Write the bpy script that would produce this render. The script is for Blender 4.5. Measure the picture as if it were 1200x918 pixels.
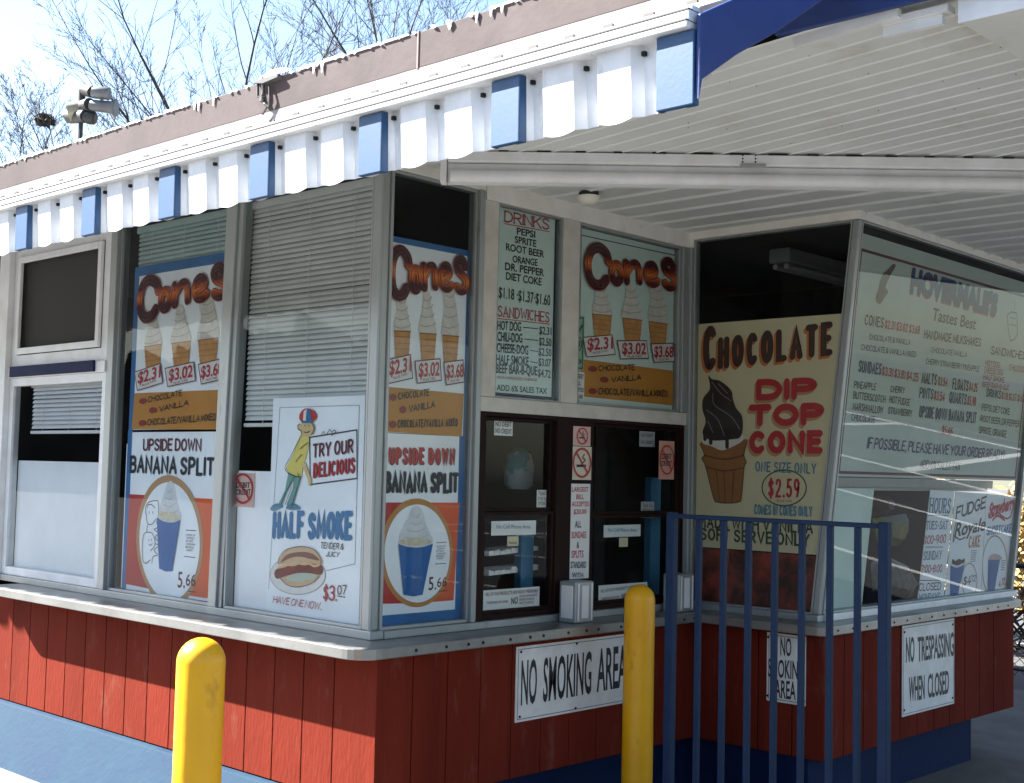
import bpy, bmesh, math, random
from mathutils import Vector, Matrix
S = bpy.context.scene
COL = S.collection
for o in list(bpy.data.objects): bpy.data.objects.remove(o)

# ------------------------------------------------------------------ camera
FPX = 1511.39
CAM = Vector((4.00084, -3.44033, 1.6))
YAW, PIT, ROL = math.radians(43.38286), math.radians(3.52478), math.radians(1.31293)
CW = Vector((-math.sin(YAW)*math.cos(PIT), math.cos(YAW)*math.cos(PIT), math.sin(PIT)))
_r = Vector((math.cos(YAW), math.sin(YAW), 0)); _u = _r.cross(CW)
CR = _r*math.cos(ROL)+_u*math.sin(ROL); CU = -_r*math.sin(ROL)+_u*math.cos(ROL)
cd = bpy.data.cameras.new('camera'); co = bpy.data.objects.new('camera', cd); COL.objects.link(co)
cd.sensor_width = 36; cd.lens = FPX/1200*36; cd.clip_end = 2000; cd.clip_start = 0.05
M = Matrix.Identity(4)
for i in range(3): M[i][0], M[i][1], M[i][2], M[i][3] = CR[i], CU[i], -CW[i], CAM[i]
co.matrix_world = M
S.camera = co
# ------------------------------------------------------------------ light
SUN_EL, SX, SY = math.radians(42), -0.663, -0.336          # direction towards the sun
hn = math.hypot(SX, SY)
SD = Vector((SX/hn*math.cos(SUN_EL), SY/hn*math.cos(SUN_EL), math.sin(SUN_EL)))
w = bpy.data.worlds.new('World'); S.world = w; w.use_nodes = True
nt = w.node_tree; bg = nt.nodes['Background']
sky = nt.nodes.new('ShaderNodeTexSky'); sky.sky_type = 'NISHITA'; sky.sun_disc = False
sky.sun_elevation = SUN_EL; sky.sun_rotation = math.atan2(SD.x, SD.y)
sky.air_density = 1.0; sky.dust_density = 1.0; sky.ozone_density = 1.0
bg.inputs['Strength'].default_value = 0.05
nt.links.new(sky.outputs['Color'], bg.inputs['Color'])
sl = bpy.data.lights.new('sun', 'SUN'); sl.energy = 5.0; sl.angle = math.radians(0.5); sl.color = (1, .97, .92)
so = bpy.data.objects.new('sun', sl); COL.objects.link(so)
so.rotation_euler = SD.to_track_quat('Z', 'Y').to_euler(); so.location = (-6, -3, 9)
S.view_settings.view_transform = 'Standard'; S.view_settings.look = 'None'
S.view_settings.gamma = 1; S.view_settings.use_curve_mapping = False
S.view_settings.exposure = 2.78
S.render.engine = 'CYCLES'
S.cycles.max_bounces = 10; S.cycles.transparent_max_bounces = 24

# ------------------------------------------------------------------ materials
MATS = {}
def mat(name, c, c2=None, sc=6.0, rough=.6, metal=0., bump=0., spec=.5, detail=6, thr=(.35, .65), stretch=None, bsc=None, coat=0., stain=None, plank=None):
    if name in MATS: return MATS[name]
    m = bpy.data.materials.new(name); m.use_nodes = True; t = m.node_tree; n = t.nodes; L = t.links
    b = n['Principled BSDF']; MATS[name] = m
    b.inputs['Roughness'].default_value = rough; b.inputs['Metallic'].default_value = metal
    b.inputs['Specular IOR Level'].default_value = spec; b.inputs['Coat Weight'].default_value = coat
    b.inputs['Base Color'].default_value = (*c, 1)
    if c2 is not None or bump:
        g = n.new('ShaderNodeNewGeometry'); mp = n.new('ShaderNodeMapping'); L.new(g.outputs['Position'], mp.inputs['Vector'])
        if stretch: mp.inputs['Scale'].default_value = stretch
    if c2 is not None:
        x = n.new('ShaderNodeTexNoise'); x.inputs['Scale'].default_value = sc; x.inputs['Detail'].default_value = detail
        x.inputs['Roughness'].default_value = .65
        L.new(mp.outputs['Vector'], x.inputs['Vector'])
        r = n.new('ShaderNodeValToRGB'); L.new(x.outputs['Fac'], r.inputs['Fac'])
        r.color_ramp.elements[0].position, r.color_ramp.elements[1].position = thr
        r.color_ramp.elements[0].color = (*c, 1); r.color_ramp.elements[1].color = (*c2, 1)
        L.new(r.outputs['Color'], b.inputs['Base Color'])
        rr = n.new('ShaderNodeMapRange'); rr.inputs[3].default_value = rough*.85; rr.inputs[4].default_value = min(1, rough*1.2)
        L.new(x.outputs['Fac'], rr.inputs[0]); L.new(rr.outputs[0], b.inputs['Roughness'])
    if plank:
        g2 = n.new('ShaderNodeNewGeometry'); sx = n.new('ShaderNodeSeparateXYZ'); L.new(g2.outputs['Position'], sx.inputs[0])
        ad = n.new('ShaderNodeMath'); ad.operation = 'ADD'; L.new(sx.outputs['X'], ad.inputs[0]); L.new(sx.outputs['Y'], ad.inputs[1])
        dv = n.new('ShaderNodeMath'); dv.operation = 'DIVIDE'; dv.inputs[1].default_value = plank; L.new(ad.outputs[0], dv.inputs[0])
        fl = n.new('ShaderNodeMath'); fl.operation = 'FLOOR'; L.new(dv.outputs[0], fl.inputs[0])
        wn = n.new('ShaderNodeTexWhiteNoise'); wn.noise_dimensions = '1D'; L.new(fl.outputs[0], wn.inputs['W'])
        hs = n.new('ShaderNodeHueSaturation'); mr = n.new('ShaderNodeMapRange'); mr.inputs[3].default_value = .9; mr.inputs[4].default_value = 1.1
        L.new(wn.outputs['Value'], mr.inputs[0]); L.new(mr.outputs[0], hs.inputs['Value']); L.new(r.outputs['Color'], hs.inputs['Color']); L.new(hs.outputs['Color'], b.inputs['Base Color'])
    if stain:
        sc_, ssc, slo, shi, sst = stain
        g3 = n.new('ShaderNodeNewGeometry'); m3 = n.new('ShaderNodeMapping'); m3.inputs['Scale'].default_value = sst; L.new(g3.outputs['Position'], m3.inputs['Vector'])
        x3 = n.new('ShaderNodeTexNoise'); x3.inputs['Scale'].default_value = ssc; x3.inputs['Detail'].default_value = 10; x3.inputs['Roughness'].default_value = .7; L.new(m3.outputs['Vector'], x3.inputs['Vector'])
        r3 = n.new('ShaderNodeMapRange'); r3.inputs[1].default_value = slo; r3.inputs[2].default_value = shi; L.new(x3.outputs['Fac'], r3.inputs[0])
        mx3 = n.new('ShaderNodeMix'); mx3.data_type = 'RGBA'; L.new(r3.outputs[0], mx3.inputs[0])
        src = b.inputs['Base Color'].links[0].from_socket if b.inputs['Base Color'].links else None
        if src: L.new(src, mx3.inputs[6])
        else: mx3.inputs[6].default_value = (*c, 1)
        mx3.inputs[7].default_value = (*sc_, 1); L.new(mx3.outputs[2], b.inputs['Base Color'])
    if bump:
        y = n.new('ShaderNodeTexNoise'); y.inputs['Scale'].default_value = bsc or sc*5; y.inputs['Detail'].default_value = 5
        L.new(mp.outputs['Vector'], y.inputs['Vector'])
        bp = n.new('ShaderNodeBump'); bp.inputs['Strength'].default_value = bump; bp.inputs['Distance'].default_value = .01
        L.new(y.outputs['Fac'], bp.inputs['Height']); L.new(bp.outputs['Normal'], b.inputs['Normal'])
    return m
def gradmat(name, stops, axis='Z'):
    m = bpy.data.materials.new(name); m.use_nodes = True; t = m.node_tree; n = t.nodes; L = t.links
    b = n['Principled BSDF']; b.inputs['Roughness'].default_value = .5; MATS[name] = m
    tc = n.new('ShaderNodeTexCoord'); sp = n.new('ShaderNodeSeparateXYZ'); L.new(tc.outputs['Generated'], sp.inputs[0])
    r = n.new('ShaderNodeValToRGB'); L.new(sp.outputs[axis], r.inputs['Fac'])
    e = r.color_ramp.elements
    while len(e) < len(stops): e.new(.5)
    for k, (p, c) in enumerate(stops): e[k].position = p; e[k].color = (*c, 1)
    L.new(r.outputs['Color'], b.inputs['Base Color'])
    return m
def glassmat(name, tint=(.98, 1, .99), ior=1.5, dirt=.03):
    m = bpy.data.materials.new(name); m.use_nodes = True; t = m.node_tree; n = t.nodes; L = t.links; MATS[name] = m
    for q in list(n):
        if q.type == 'BSDF_PRINCIPLED': n.remove(q)
    out = n['Material Output']
    tr = n.new('ShaderNodeBsdfTransparent'); tr.inputs['Color'].default_value = (*tint, 1)
    gl = n.new('ShaderNodeBsdfGlossy'); gl.inputs['Roughness'].default_value = .015
    fr = n.new('ShaderNodeFresnel'); fr.inputs['IOR'].default_value = ior
    mx = n.new('ShaderNodeMixShader'); L.new(fr.outputs[0], mx.inputs[0]); L.new(tr.outputs[0], mx.inputs[1]); L.new(gl.outputs[0], mx.inputs[2])
    df = n.new('ShaderNodeBsdfDiffuse'); df.inputs['Color'].default_value = (.6, .6, .58, 1)
    g = n.new('ShaderNodeNewGeometry'); x = n.new('ShaderNodeTexNoise'); x.inputs['Scale'].default_value = 3; x.inputs['Detail'].default_value = 8
    L.new(g.outputs['Position'], x.inputs['Vector'])
    mr = n.new('ShaderNodeMapRange'); mr.inputs[1].default_value = .4; mr.inputs[2].default_value = .8; mr.inputs[3].default_value = dirt*.3; mr.inputs[4].default_value = dirt*2
    L.new(x.outputs['Fac'], mr.inputs[0])
    m2 = n.new('ShaderNodeMixShader'); L.new(mr.outputs[0], m2.inputs[0]); L.new(mx.outputs[0], m2.inputs[1]); L.new(df.outputs[0], m2.inputs[2])
    L.new(m2.outputs[0], out.inputs['Surface'])
    return m

RED = mat('red_siding', (.152, .0215, .0115), (.118, .0165, .009), sc=3, rough=.8, spec=.05, bump=.3, bsc=60, stretch=(1, 1, .25), plank=.2, stain=((.17, .07, .05), 9, .57, .82, (1, 1, .35)))
BLUEBASE = mat('blue_plinth_paint', (.007, .025, .054), (.017, .041, .067), sc=3.5, rough=.75, spec=.1, bump=.3, bsc=30, thr=(.4, .72))
NAVYBASE = mat('navy_base_paint', (.0035, .013, .052), (.006, .018, .06), sc=4, rough=.7, spec=.12, bump=.2, bsc=40)
ALU = mat('aluminium', (.36, .385, .375), (.30, .318, .31), sc=3, rough=.42, metal=.45, stretch=(1, 1, .2), stain=((.17, .17, .155), 7, .60, .8, (1, 1, .3)))
COUNTER = mat('counter_metal', (.30, .30, .29), (.22, .22, .21), sc=5, rough=.36, metal=.7, bump=.06, bsc=25)
CREAM = mat('cream_paint', (.60, .57, .50), (.50, .47, .40), sc=9, rough=.55, bump=.12, bsc=40)
WHITEP = mat('white_paint', (.78, .79, .79), (.66, .66, .64), sc=6, rough=.5, bump=.08, bsc=40)
SOFFIT = mat('soffit_white', (.69, .71, .69), (.62, .635, .61), sc=2.2, rough=.5, bump=.05, bsc=14, stain=((.46, .40, .29), 2.4, .56, .80, (1, 1, 1)))
AWNW = mat('awning_white', (.74, .75, .76), (.60, .61, .62), sc=9, rough=.45, stain=((.28, .27, .25), 8, .60, .78, (1, 1, .2)))
AWNB = mat('awning_blue', (.014, .066, .16), (.011, .054, .135), sc=14, rough=.5, bump=.03, bsc=90, stain=((.006, .02, .05), 22, .69, .74, (1, 1, .3)))
RAKE = mat('rake_blue', (.012, .035, .16), (.016, .045, .18), sc=8, rough=.5, bump=.15, bsc=40)
BROWNF = mat('fascia_taupe', (.050, .035, .035), (.039, .028, .028), sc=3, spec=.2, rough=.7, bump=.1, bsc=30)
SNOW = mat('flaking_white', (.88, .89, .9), (.8, .82, .85), sc=30, rough=.7)
WOOD = mat('dark_brown_wood', (.022, .008, .006), (.014, .006, .005), sc=10, spec=.15, rough=.6, bump=.1, stretch=(1, 1, .15))
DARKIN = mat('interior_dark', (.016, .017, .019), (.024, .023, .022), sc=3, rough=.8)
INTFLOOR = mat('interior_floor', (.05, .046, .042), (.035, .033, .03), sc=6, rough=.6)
SCREEN = mat('black_screen', (.018, .017, .016), (.028, .026, .024), sc=40, rough=.75)
BLACK = mat('black_paint', (.012, .012, .013), rough=.5)
HOLE = mat('dark_hole', (.008, .008, .008), rough=.9)
HEADW = mat('header_white', (.82, .80, .74), (.72, .69, .62), sc=7, rough=.5, stain=((.40, .35, .27), 6, .60, .8, (1, 1, 1)))
NAVYTRIM = mat('navy_trim', (.004, .009, .05), (.006, .012, .06), sc=10, rough=.6, spec=.12)
BLINDG = mat('blind_slat', (.68, .70, .67), (.60, .62, .59), sc=5, rough=.5)
BLINDT = mat('blind_slat_green', (.46, .60, .57), (.40, .52, .50), sc=5, rough=.5)
BLINDW = mat('blind_slat_white', (.80, .80, .80), (.72, .72, .72), sc=5, rough=.5)
BOARDW = mat('white_board', (.84, .86, .87), (.76, .78, .79), sc=2.5, rough=.55)
POSTW = mat('poster_white', (.84, .88, .89), (.76, .81, .83), sc=3, rough=.5)
MENUW = mat('menu_pale_green', (.60, .73, .67), (.54, .66, .60), sc=2, rough=.5)
MENUD = mat('menu_board_face', (.50, .585, .53), (.44, .51, .46), sc=1.6, rough=.5)
CREAMP = mat('poster_cream', (.60, .55, .355), (.54, .49, .31), sc=2, rough=.5)
POSTBL = mat('poster_blue_border', (.02, .12, .30), (.03, .15, .36), sc=6, rough=.5)
OCHRE = mat('poster_ochre', (.50, .22, .03), (.44, .19, .027), sc=4, rough=.5)
PRED = mat('poster_red', (.46, .03, .018), (.41, .027, .018), sc=4, rough=.5)
PORANGE = mat('poster_orange', (.68, .10, .014), (.62, .085, .014), sc=4, rough=.5)
PTAN = mat('poster_tan', (.42, .24, .11), rough=.5)
INKK = mat('ink_black', (.012, .013, .018), rough=.5)
INKR = mat('ink_red', (.42, .022, .03), rough=.5)
INKDR = mat('ink_maroon', (.11, .012, .018), rough=.5)
INKB = mat('ink_blue', (.008, .15, .33), rough=.5)
INKN = mat('ink_navy', (.015, .03, .12), rough=.5)
INKT = mat('ink_teal', (.09, .22, .30), rough=.5)
INKBR = mat('ink_brown', (.05, .022, .014), rough=.5)
INKG = mat('ink_green', (.02, .09, .035), rough=.5)
INKDG = mat('ink_dark_green', (.03, .05, .03), rough=.5)
INKGY = mat('ink_grey', (.25, .26, .27), rough=.5)
INKTAN = mat('ink_tan', (.46, .21, .05), rough=.5)
INKOR = mat('ink_orange', (.55, .16, .04), rough=.5)
CUPB = mat('cup_blue', (.006, .10, .30), (.008, .12, .36), sc=8, rough=.45)
SOFTC = mat('soft_serve', (.70, .68, .62), (.58, .55, .48), sc=26, rough=.5)
WAFER = mat('wafer_tan', (.58, .30, .09), (.46, .21, .06), sc=20, rough=.5)
CONEBR = mat('cone_brown', (.30, .13, .04), (.26, .11, .035), sc=8, rough=.5)
SWGREY = mat('swirl_grey', (.58, .60, .60), (.66, .68, .68), sc=24, rough=.5)
CHOC = mat('chocolate', (.018, .012, .011), (.03, .02, .018), sc=10, rough=.45)
SKIN = mat('drawn_skin', (.62, .46, .22), rough=.5)
YSHIRT = mat('drawn_yellow', (.68, .58, .14), rough=.5)
GTROU = mat('drawn_green', (.16, .33, .30), rough=.5)
SIGNW = mat('sign_white', (.74, .735, .71), (.63, .62, .58), sc=9, rough=.45)
PINKST = mat('sticker_pink', (.62, .40, .34), rough=.5)
PAPER = mat('paper_white', (.70, .70, .66), rough=.6)
GREENB = mat('banknote_green', (.20, .36, .24), (.3, .45, .33), sc=40, rough=.6)
PHOTOR = mat('photo_red_blotches', (.05, .02, .015), (.28, .05, .03), sc=7, rough=.4, thr=(.42, .62))
YEL = mat('bollard_yellow', (.80, .40, .007), (.74, .35, .007), sc=5, rough=.35, bump=.12, bsc=18, spec=.4, stain=((.40, .17, .010), 9, .60, .78, (1, 1, .6)))
RAILB = mat('rail_blue', (.003, .017, .052), (.006, .024, .065), sc=18, rough=.6, spec=.25, bump=.12, bsc=60, stain=((.05, .05, .055), 35, .66, .74, (1, 1, .7)))
ASPH = mat('asphalt', (.052, .052, .055), (.08, .08, .08), sc=9, rough=.85, bump=.5, bsc=180)
CONC = mat('concrete', (.13, .125, .115), (.088, .085, .078), sc=2.2, rough=.8, bump=.3, bsc=90)
LINEW = mat('road_line', (.78, .78, .75), (.6, .6, .58), sc=12, rough=.6)
DIRT = mat('verge_grass', (.06, .055, .03), (.035, .04, .02), sc=4, rough=.9, bump=.5)
BARK = mat('bark', (.055, .043, .038), (.03, .024, .022), sc=12, rough=.9)
LEAFG = mat('golden_leaf', (.42, .27, .08), (.22, .15, .05), sc=3, rough=.7)
LEAFD = mat('green_leaf', (.07, .10, .035), (.10, .11, .04), sc=2, rough=.7)
FENCEM = mat('fence_black', (.015, .017, .022), rough=.5)
LAMPG = mat('lamp_grey', (.11, .11, .115), (.08, .08, .08), sc=20, rough=.5)
LAMPD = mat('lamp_dark', (.022, .02, .02), rough=.6)
LAMPC = mat('lamp_cream', (.20, .18, .125), (.16, .145, .10), sc=20, rough=.4)
GLA = glassmat('window_glass', ior=1.26, dirt=.006)
GLD = glassmat('tilted_glass', ior=1.29, dirt=.005)
CONEG = gradmat('cones_sunset', [(0, (.03, .012, .012)), (.33, (.035, .011, .010)), (.41, (.50, .10, .015)), (.52, (.74, .24, .04)), (.63, (.48, .09, .015)), (.71, (.03, .010, .010)), (1, (.02, .012, .014))])

# ------------------------------------------------------------------ mesh helpers
class MB:
    def __init__(s): s.v = []; s.f = []; s.mi = []; s.cur = 0
    def add(s, vs, fs):
        k = len(s.v); s.v += [tuple(q) for q in vs]
        for f in fs: s.f.append([i+k for i in f]); s.mi.append(s.cur)
        return s
    def box(s, x0, x1, y0, y1, z0, z1):
        return s.add([(x0,y0,z0),(x1,y0,z0),(x1,y1,z0),(x0,y1,z0),(x0,y0,z1),(x1,y0,z1),(x1,y1,z1),(x0,y1,z1)],
                     [(3,2,1,0),(4,5,6,7),(0,1,5,4),(1,2,6,5),(2,3,7,6),(3,0,4,7)])
    def hexa(s, b, t):                                   # two quads, bottom and top loops
        return s.add(list(b)+list(t), [(3,2,1,0),(4,5,6,7),(0,1,5,4),(1,2,6,5),(2,3,7,6),(3,0,4,7)])
    def prism(s, poly, d):                               # polygon of 3D points, extruded by vector d
        n = len(poly); P = [Vector(q) for q in poly]; d = Vector(d)
        return s.add(P+[q+d for q in P], [list(range(n))[::-1], list(range(n, 2*n))]+[(i, (i+1) % n, n+(i+1) % n, n+i) for i in range(n)])
    def tube(s, p, q, r, r2=None, n=8, caps=True):
        p = Vector(p); q = Vector(q); r2 = r if r2 is None else r2
        d = (q-p).normalized(); a = d.orthogonal().normalized(); b = d.cross(a)
        vs = [p+(a*math.cos(t)+b*math.sin(t))*r for t in [2*math.pi*i/n for i in range(n)]]
        vs += [q+(a*math.cos(t)+b*math.sin(t))*r2 for t in [2*math.pi*i/n for i in range(n)]]
        fs = [(i, (i+1) % n, n+(i+1) % n, n+i) for i in range(n)]
        if caps: fs += [list(range(n))[::-1], list(range(n, 2*n))]
        return s.add(vs, fs)
    def path(s, pts, r, n=6):
        for a, b in zip(pts, pts[1:]): s.tube(a, b, r, n=n)
        return s
    def lathe(s, c, prof, n=24, ax=(0,0,1)):             # prof: (radius, height)
        c = Vector(c); z = Vector(ax).normalized(); a = z.orthogonal().normalized(); b = z.cross(a)
        vs = []; fs = []
        for r, h in prof:
            for i in range(n):
                t = 2*math.pi*i/n; vs.append(c+z*h+(a*math.cos(t)+b*math.sin(t))*r)
        for j in range(len(prof)-1):
            for i in range(n):
                fs.append((j*n+i, j*n+(i+1) % n, (j+1)*n+(i+1) % n, (j+1)*n+i))
        fs.append(list(range(n))[::-1]); fs.append([(len(prof)-1)*n+i for i in range(n)])
        return s.add(vs, fs)
    def build(s, name, m, parent=None, smooth=False, bevel=0.):
        base = Vector((0, 0, 0)); p = parent
        while p is not None: base += Vector(p.location); p = p.parent
        me = bpy.data.meshes.new(name)
        me.from_pydata([tuple(Vector(q)-base) for q in s.v], [], s.f); me.update()
        ms = m if isinstance(m, (list, tuple)) else [m]
        for q in ms: me.materials.append(q)
        if len(ms) > 1: me.polygons.foreach_set('material_index', s.mi)
        if smooth: me.polygons.foreach_set('use_smooth', [True]*len(me.polygons)); 
        o = bpy.data.objects.new(name, me); COL.objects.link(o); o.parent = parent
        if smooth:
            try: me.set_sharp_from_angle(angle=math.radians(40))
            except Exception: pass
        if bevel:
            b = o.modifiers.new('bevel', 'BEVEL'); b.width = bevel; b.segments = 2; b.limit_method = 'ANGLE'
        return o
def tag(o, label=None, cat=None, group=None, kind=None):
    if label: o['label'] = label
    if cat: o['category'] = cat
    if group: o['group'] = group
    if kind: o['kind'] = kind
    return o
def thing(name, label, cat, loc=(0, 0, 0), group=None):
    o = bpy.data.objects.new(name, None); COL.objects.link(o); o.location = loc; o.empty_display_size = .1
    return tag(o, label, cat, group)
def struct(name, mb, m, **k): return tag(mb.build(name, m, **k), kind='structure')

def ray(px, py): return CW+CR*((px-600)/FPX)-CU*((py-459)/FPX)
class Pl:                                                # a wall or glass plane: u along it, v up it, n towards the viewer
    def __init__(s, o, eu, ev):
        s.o = Vector(o); s.eu = Vector(eu).normalized(); s.ev = Vector(ev).normalized(); s.n = s.eu.cross(s.ev).normalized()
    def hit3(s, px, py):
        D = ray(px, py); return CAM+D*((s.o-CAM).dot(s.n)/D.dot(s.n))
    def hit(s, px, py):
        q = s.hit3(px, py)-s.o; return (q.dot(s.eu), q.dot(s.ev))
    def pt(s, u, v, off=0.): return s.o+s.eu*u+s.ev*v+s.n*off
    def shift(s, d): return Pl(s.o+s.n*d, s.eu, s.ev)
YB, XC = 2.136, .788
TOP = 2.84                                               # top of the glass
PA = Pl((0, 0, 0), (1, 0, 0), (0, 0, 1))
PB = Pl((0, 0, 0), (0, 1, 0), (0, 0, 1))
PC = Pl((0, YB, 0), (1, 0, 0), (0, 0, 1))
LEAN = math.tan(math.radians(5.98)); ZB = .905
PD = Pl((XC-LEAN*ZB, 0, 0), (0, 1, 0), (LEAN, 0, 1))
def zm(x0, y0, s): return lambda x, y: (x0+x/s, y0+y/s)

class Surf:                                              # a drawing surface; optionally re-maps one sheet's artwork to another sheet
    def __init__(s, pl, z=None, src=None, r0=None, r1=None):
        s.pl = pl; s.z = z or (lambda x, y: (x, y)); s.src = src or pl; s.r0 = r0; s.r1 = r1
    def zoom(s, z): return Surf(s.pl, z, s.src, s.r0, s.r1)
    def uv(s, x, y):
        u, v = s.src.hit(*s.z(x, y))
        if s.r0:
            a, b = s.r0, s.r1
            u = b[0]+(u-a[0])/(a[2]-a[0])*(b[2]-b[0]); v = b[1]+(v-a[1])/(a[3]-a[1])*(b[3]-b[1])
        return u, v
    def scale(s, x, y, d):                               # zoom pixels -> metres (vertical)
        return abs(s.uv(x, y)[1]-s.uv(x, y+d)[1])
STEP = .0012
def sheet(pl, uvs, name, m, parent, lay=0, thick=0.):
    mb = MB()
    P = [pl.pt(u, v, lay*STEP) for u, v in uvs]
    if thick: mb.prism(P, -pl.n*thick)
    else: mb.add(P, [list(range(len(P)))])
    return mb.build(name, m, parent)
def fill(mb, sf, pts, lay):
    P = [sf.pl.pt(*sf.uv(*q), lay*STEP) for q in pts]
    mb.add(P, [list(range(len(P)))])
def smooth_pts(p, closed=False, k=5):
    n = len(p); out = []
    rng = range(n) if closed else range(n-1)
    for i in rng:
        if closed: a, b, c, d = p[i-1], p[i], p[(i+1) % n], p[(i+2) % n]
        else: a, b, c, d = p[max(i-1, 0)], p[i], p[i+1], p[min(i+2, n-1)]
        for j in range(k):
            t = j/k
            out.append(tuple(.5*((2*b[q])+(-a[q]+c[q])*t+(2*a[q]-5*b[q]+4*c[q]-d[q])*t*t+(-a[q]+3*b[q]-3*c[q]+d[q])*t**3) for q in (0, 1)))
    if not closed: out.append(tuple(p[-1]))
    return out
def ellipse_pts(cx, cy, rx, ry, n=40): return [(cx+rx*math.cos(2*math.pi*i/n), cy-ry*math.sin(2*math.pi*i/n)) for i in range(n)]
def ribbon(mb, pl, uvs, w, lay, closed=False, caps=True, eps=[0]):
    """brush stroke of width w (metres) along plane points; every piece a hair higher than the last"""
    P = [Vector((a, b)) for a, b in uvs]
    Q = [P[0]]
    for p in P[1:]:
        if (p-Q[-1]).length > 1e-5: Q.append(p)
    if closed and (Q[0]-Q[-1]).length > 1e-5: Q.append(Q[0])
    if len(Q) < 2: return
    eps[0] = (eps[0]+1) % 24
    off = lay*STEP+eps[0]*2e-5
    n = len(Q); Ls = []; Rs = []
    for i in range(n):
        if closed: a = Q[i-1] if i > 0 else Q[-2]; b = Q[i+1] if i < n-1 else Q[1]
        else: a = Q[max(i-1, 0)]; b = Q[min(i+1, n-1)]
        d1 = (Q[i]-a); d2 = (b-Q[i])
        d1 = d1.normalized() if d1.length > 1e-7 else d2.normalized(); d2 = d2.normalized() if d2.length > 1e-7 else d1
        t = d1+d2
        t = t.normalized() if t.length > 1e-4 else d1
        nn = Vector((-t.y, t.x)); c = max(.55, abs(nn.dot(Vector((-d1.y, d1.x)))))
        Ls.append(Q[i]+nn*w/2/c); Rs.append(Q[i]-nn*w/2/c)
    pts = [pl.pt(q.x, q.y, off) for q in Ls]+[pl.pt(q.x, q.y, off) for q in Rs]
    mb.add(pts, [(i, n+i, n+i+1, i+1) for i in range(n-1)])
    if caps and not closed:
        for q in (Q[0], Q[-1]):
            eps[0] = (eps[0]+1) % 24
            mb.add([pl.pt(q.x+w/2*math.cos(t), q.y+w/2*math.sin(t), lay*STEP+eps[0]*2e-5) for t in [2*math.pi*i/10 for i in range(10)]], [list(range(10))])
def stroke(mb, sf, pts, wpx, lay, closed=False, smooth=True, caps=True):
    p = smooth_pts(pts, closed) if smooth and len(pts) > 2 else pts
    ribbon(mb, sf.pl, [sf.uv(*q) for q in p], sf.scale(*pts[0], wpx), lay, closed, caps)

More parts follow.
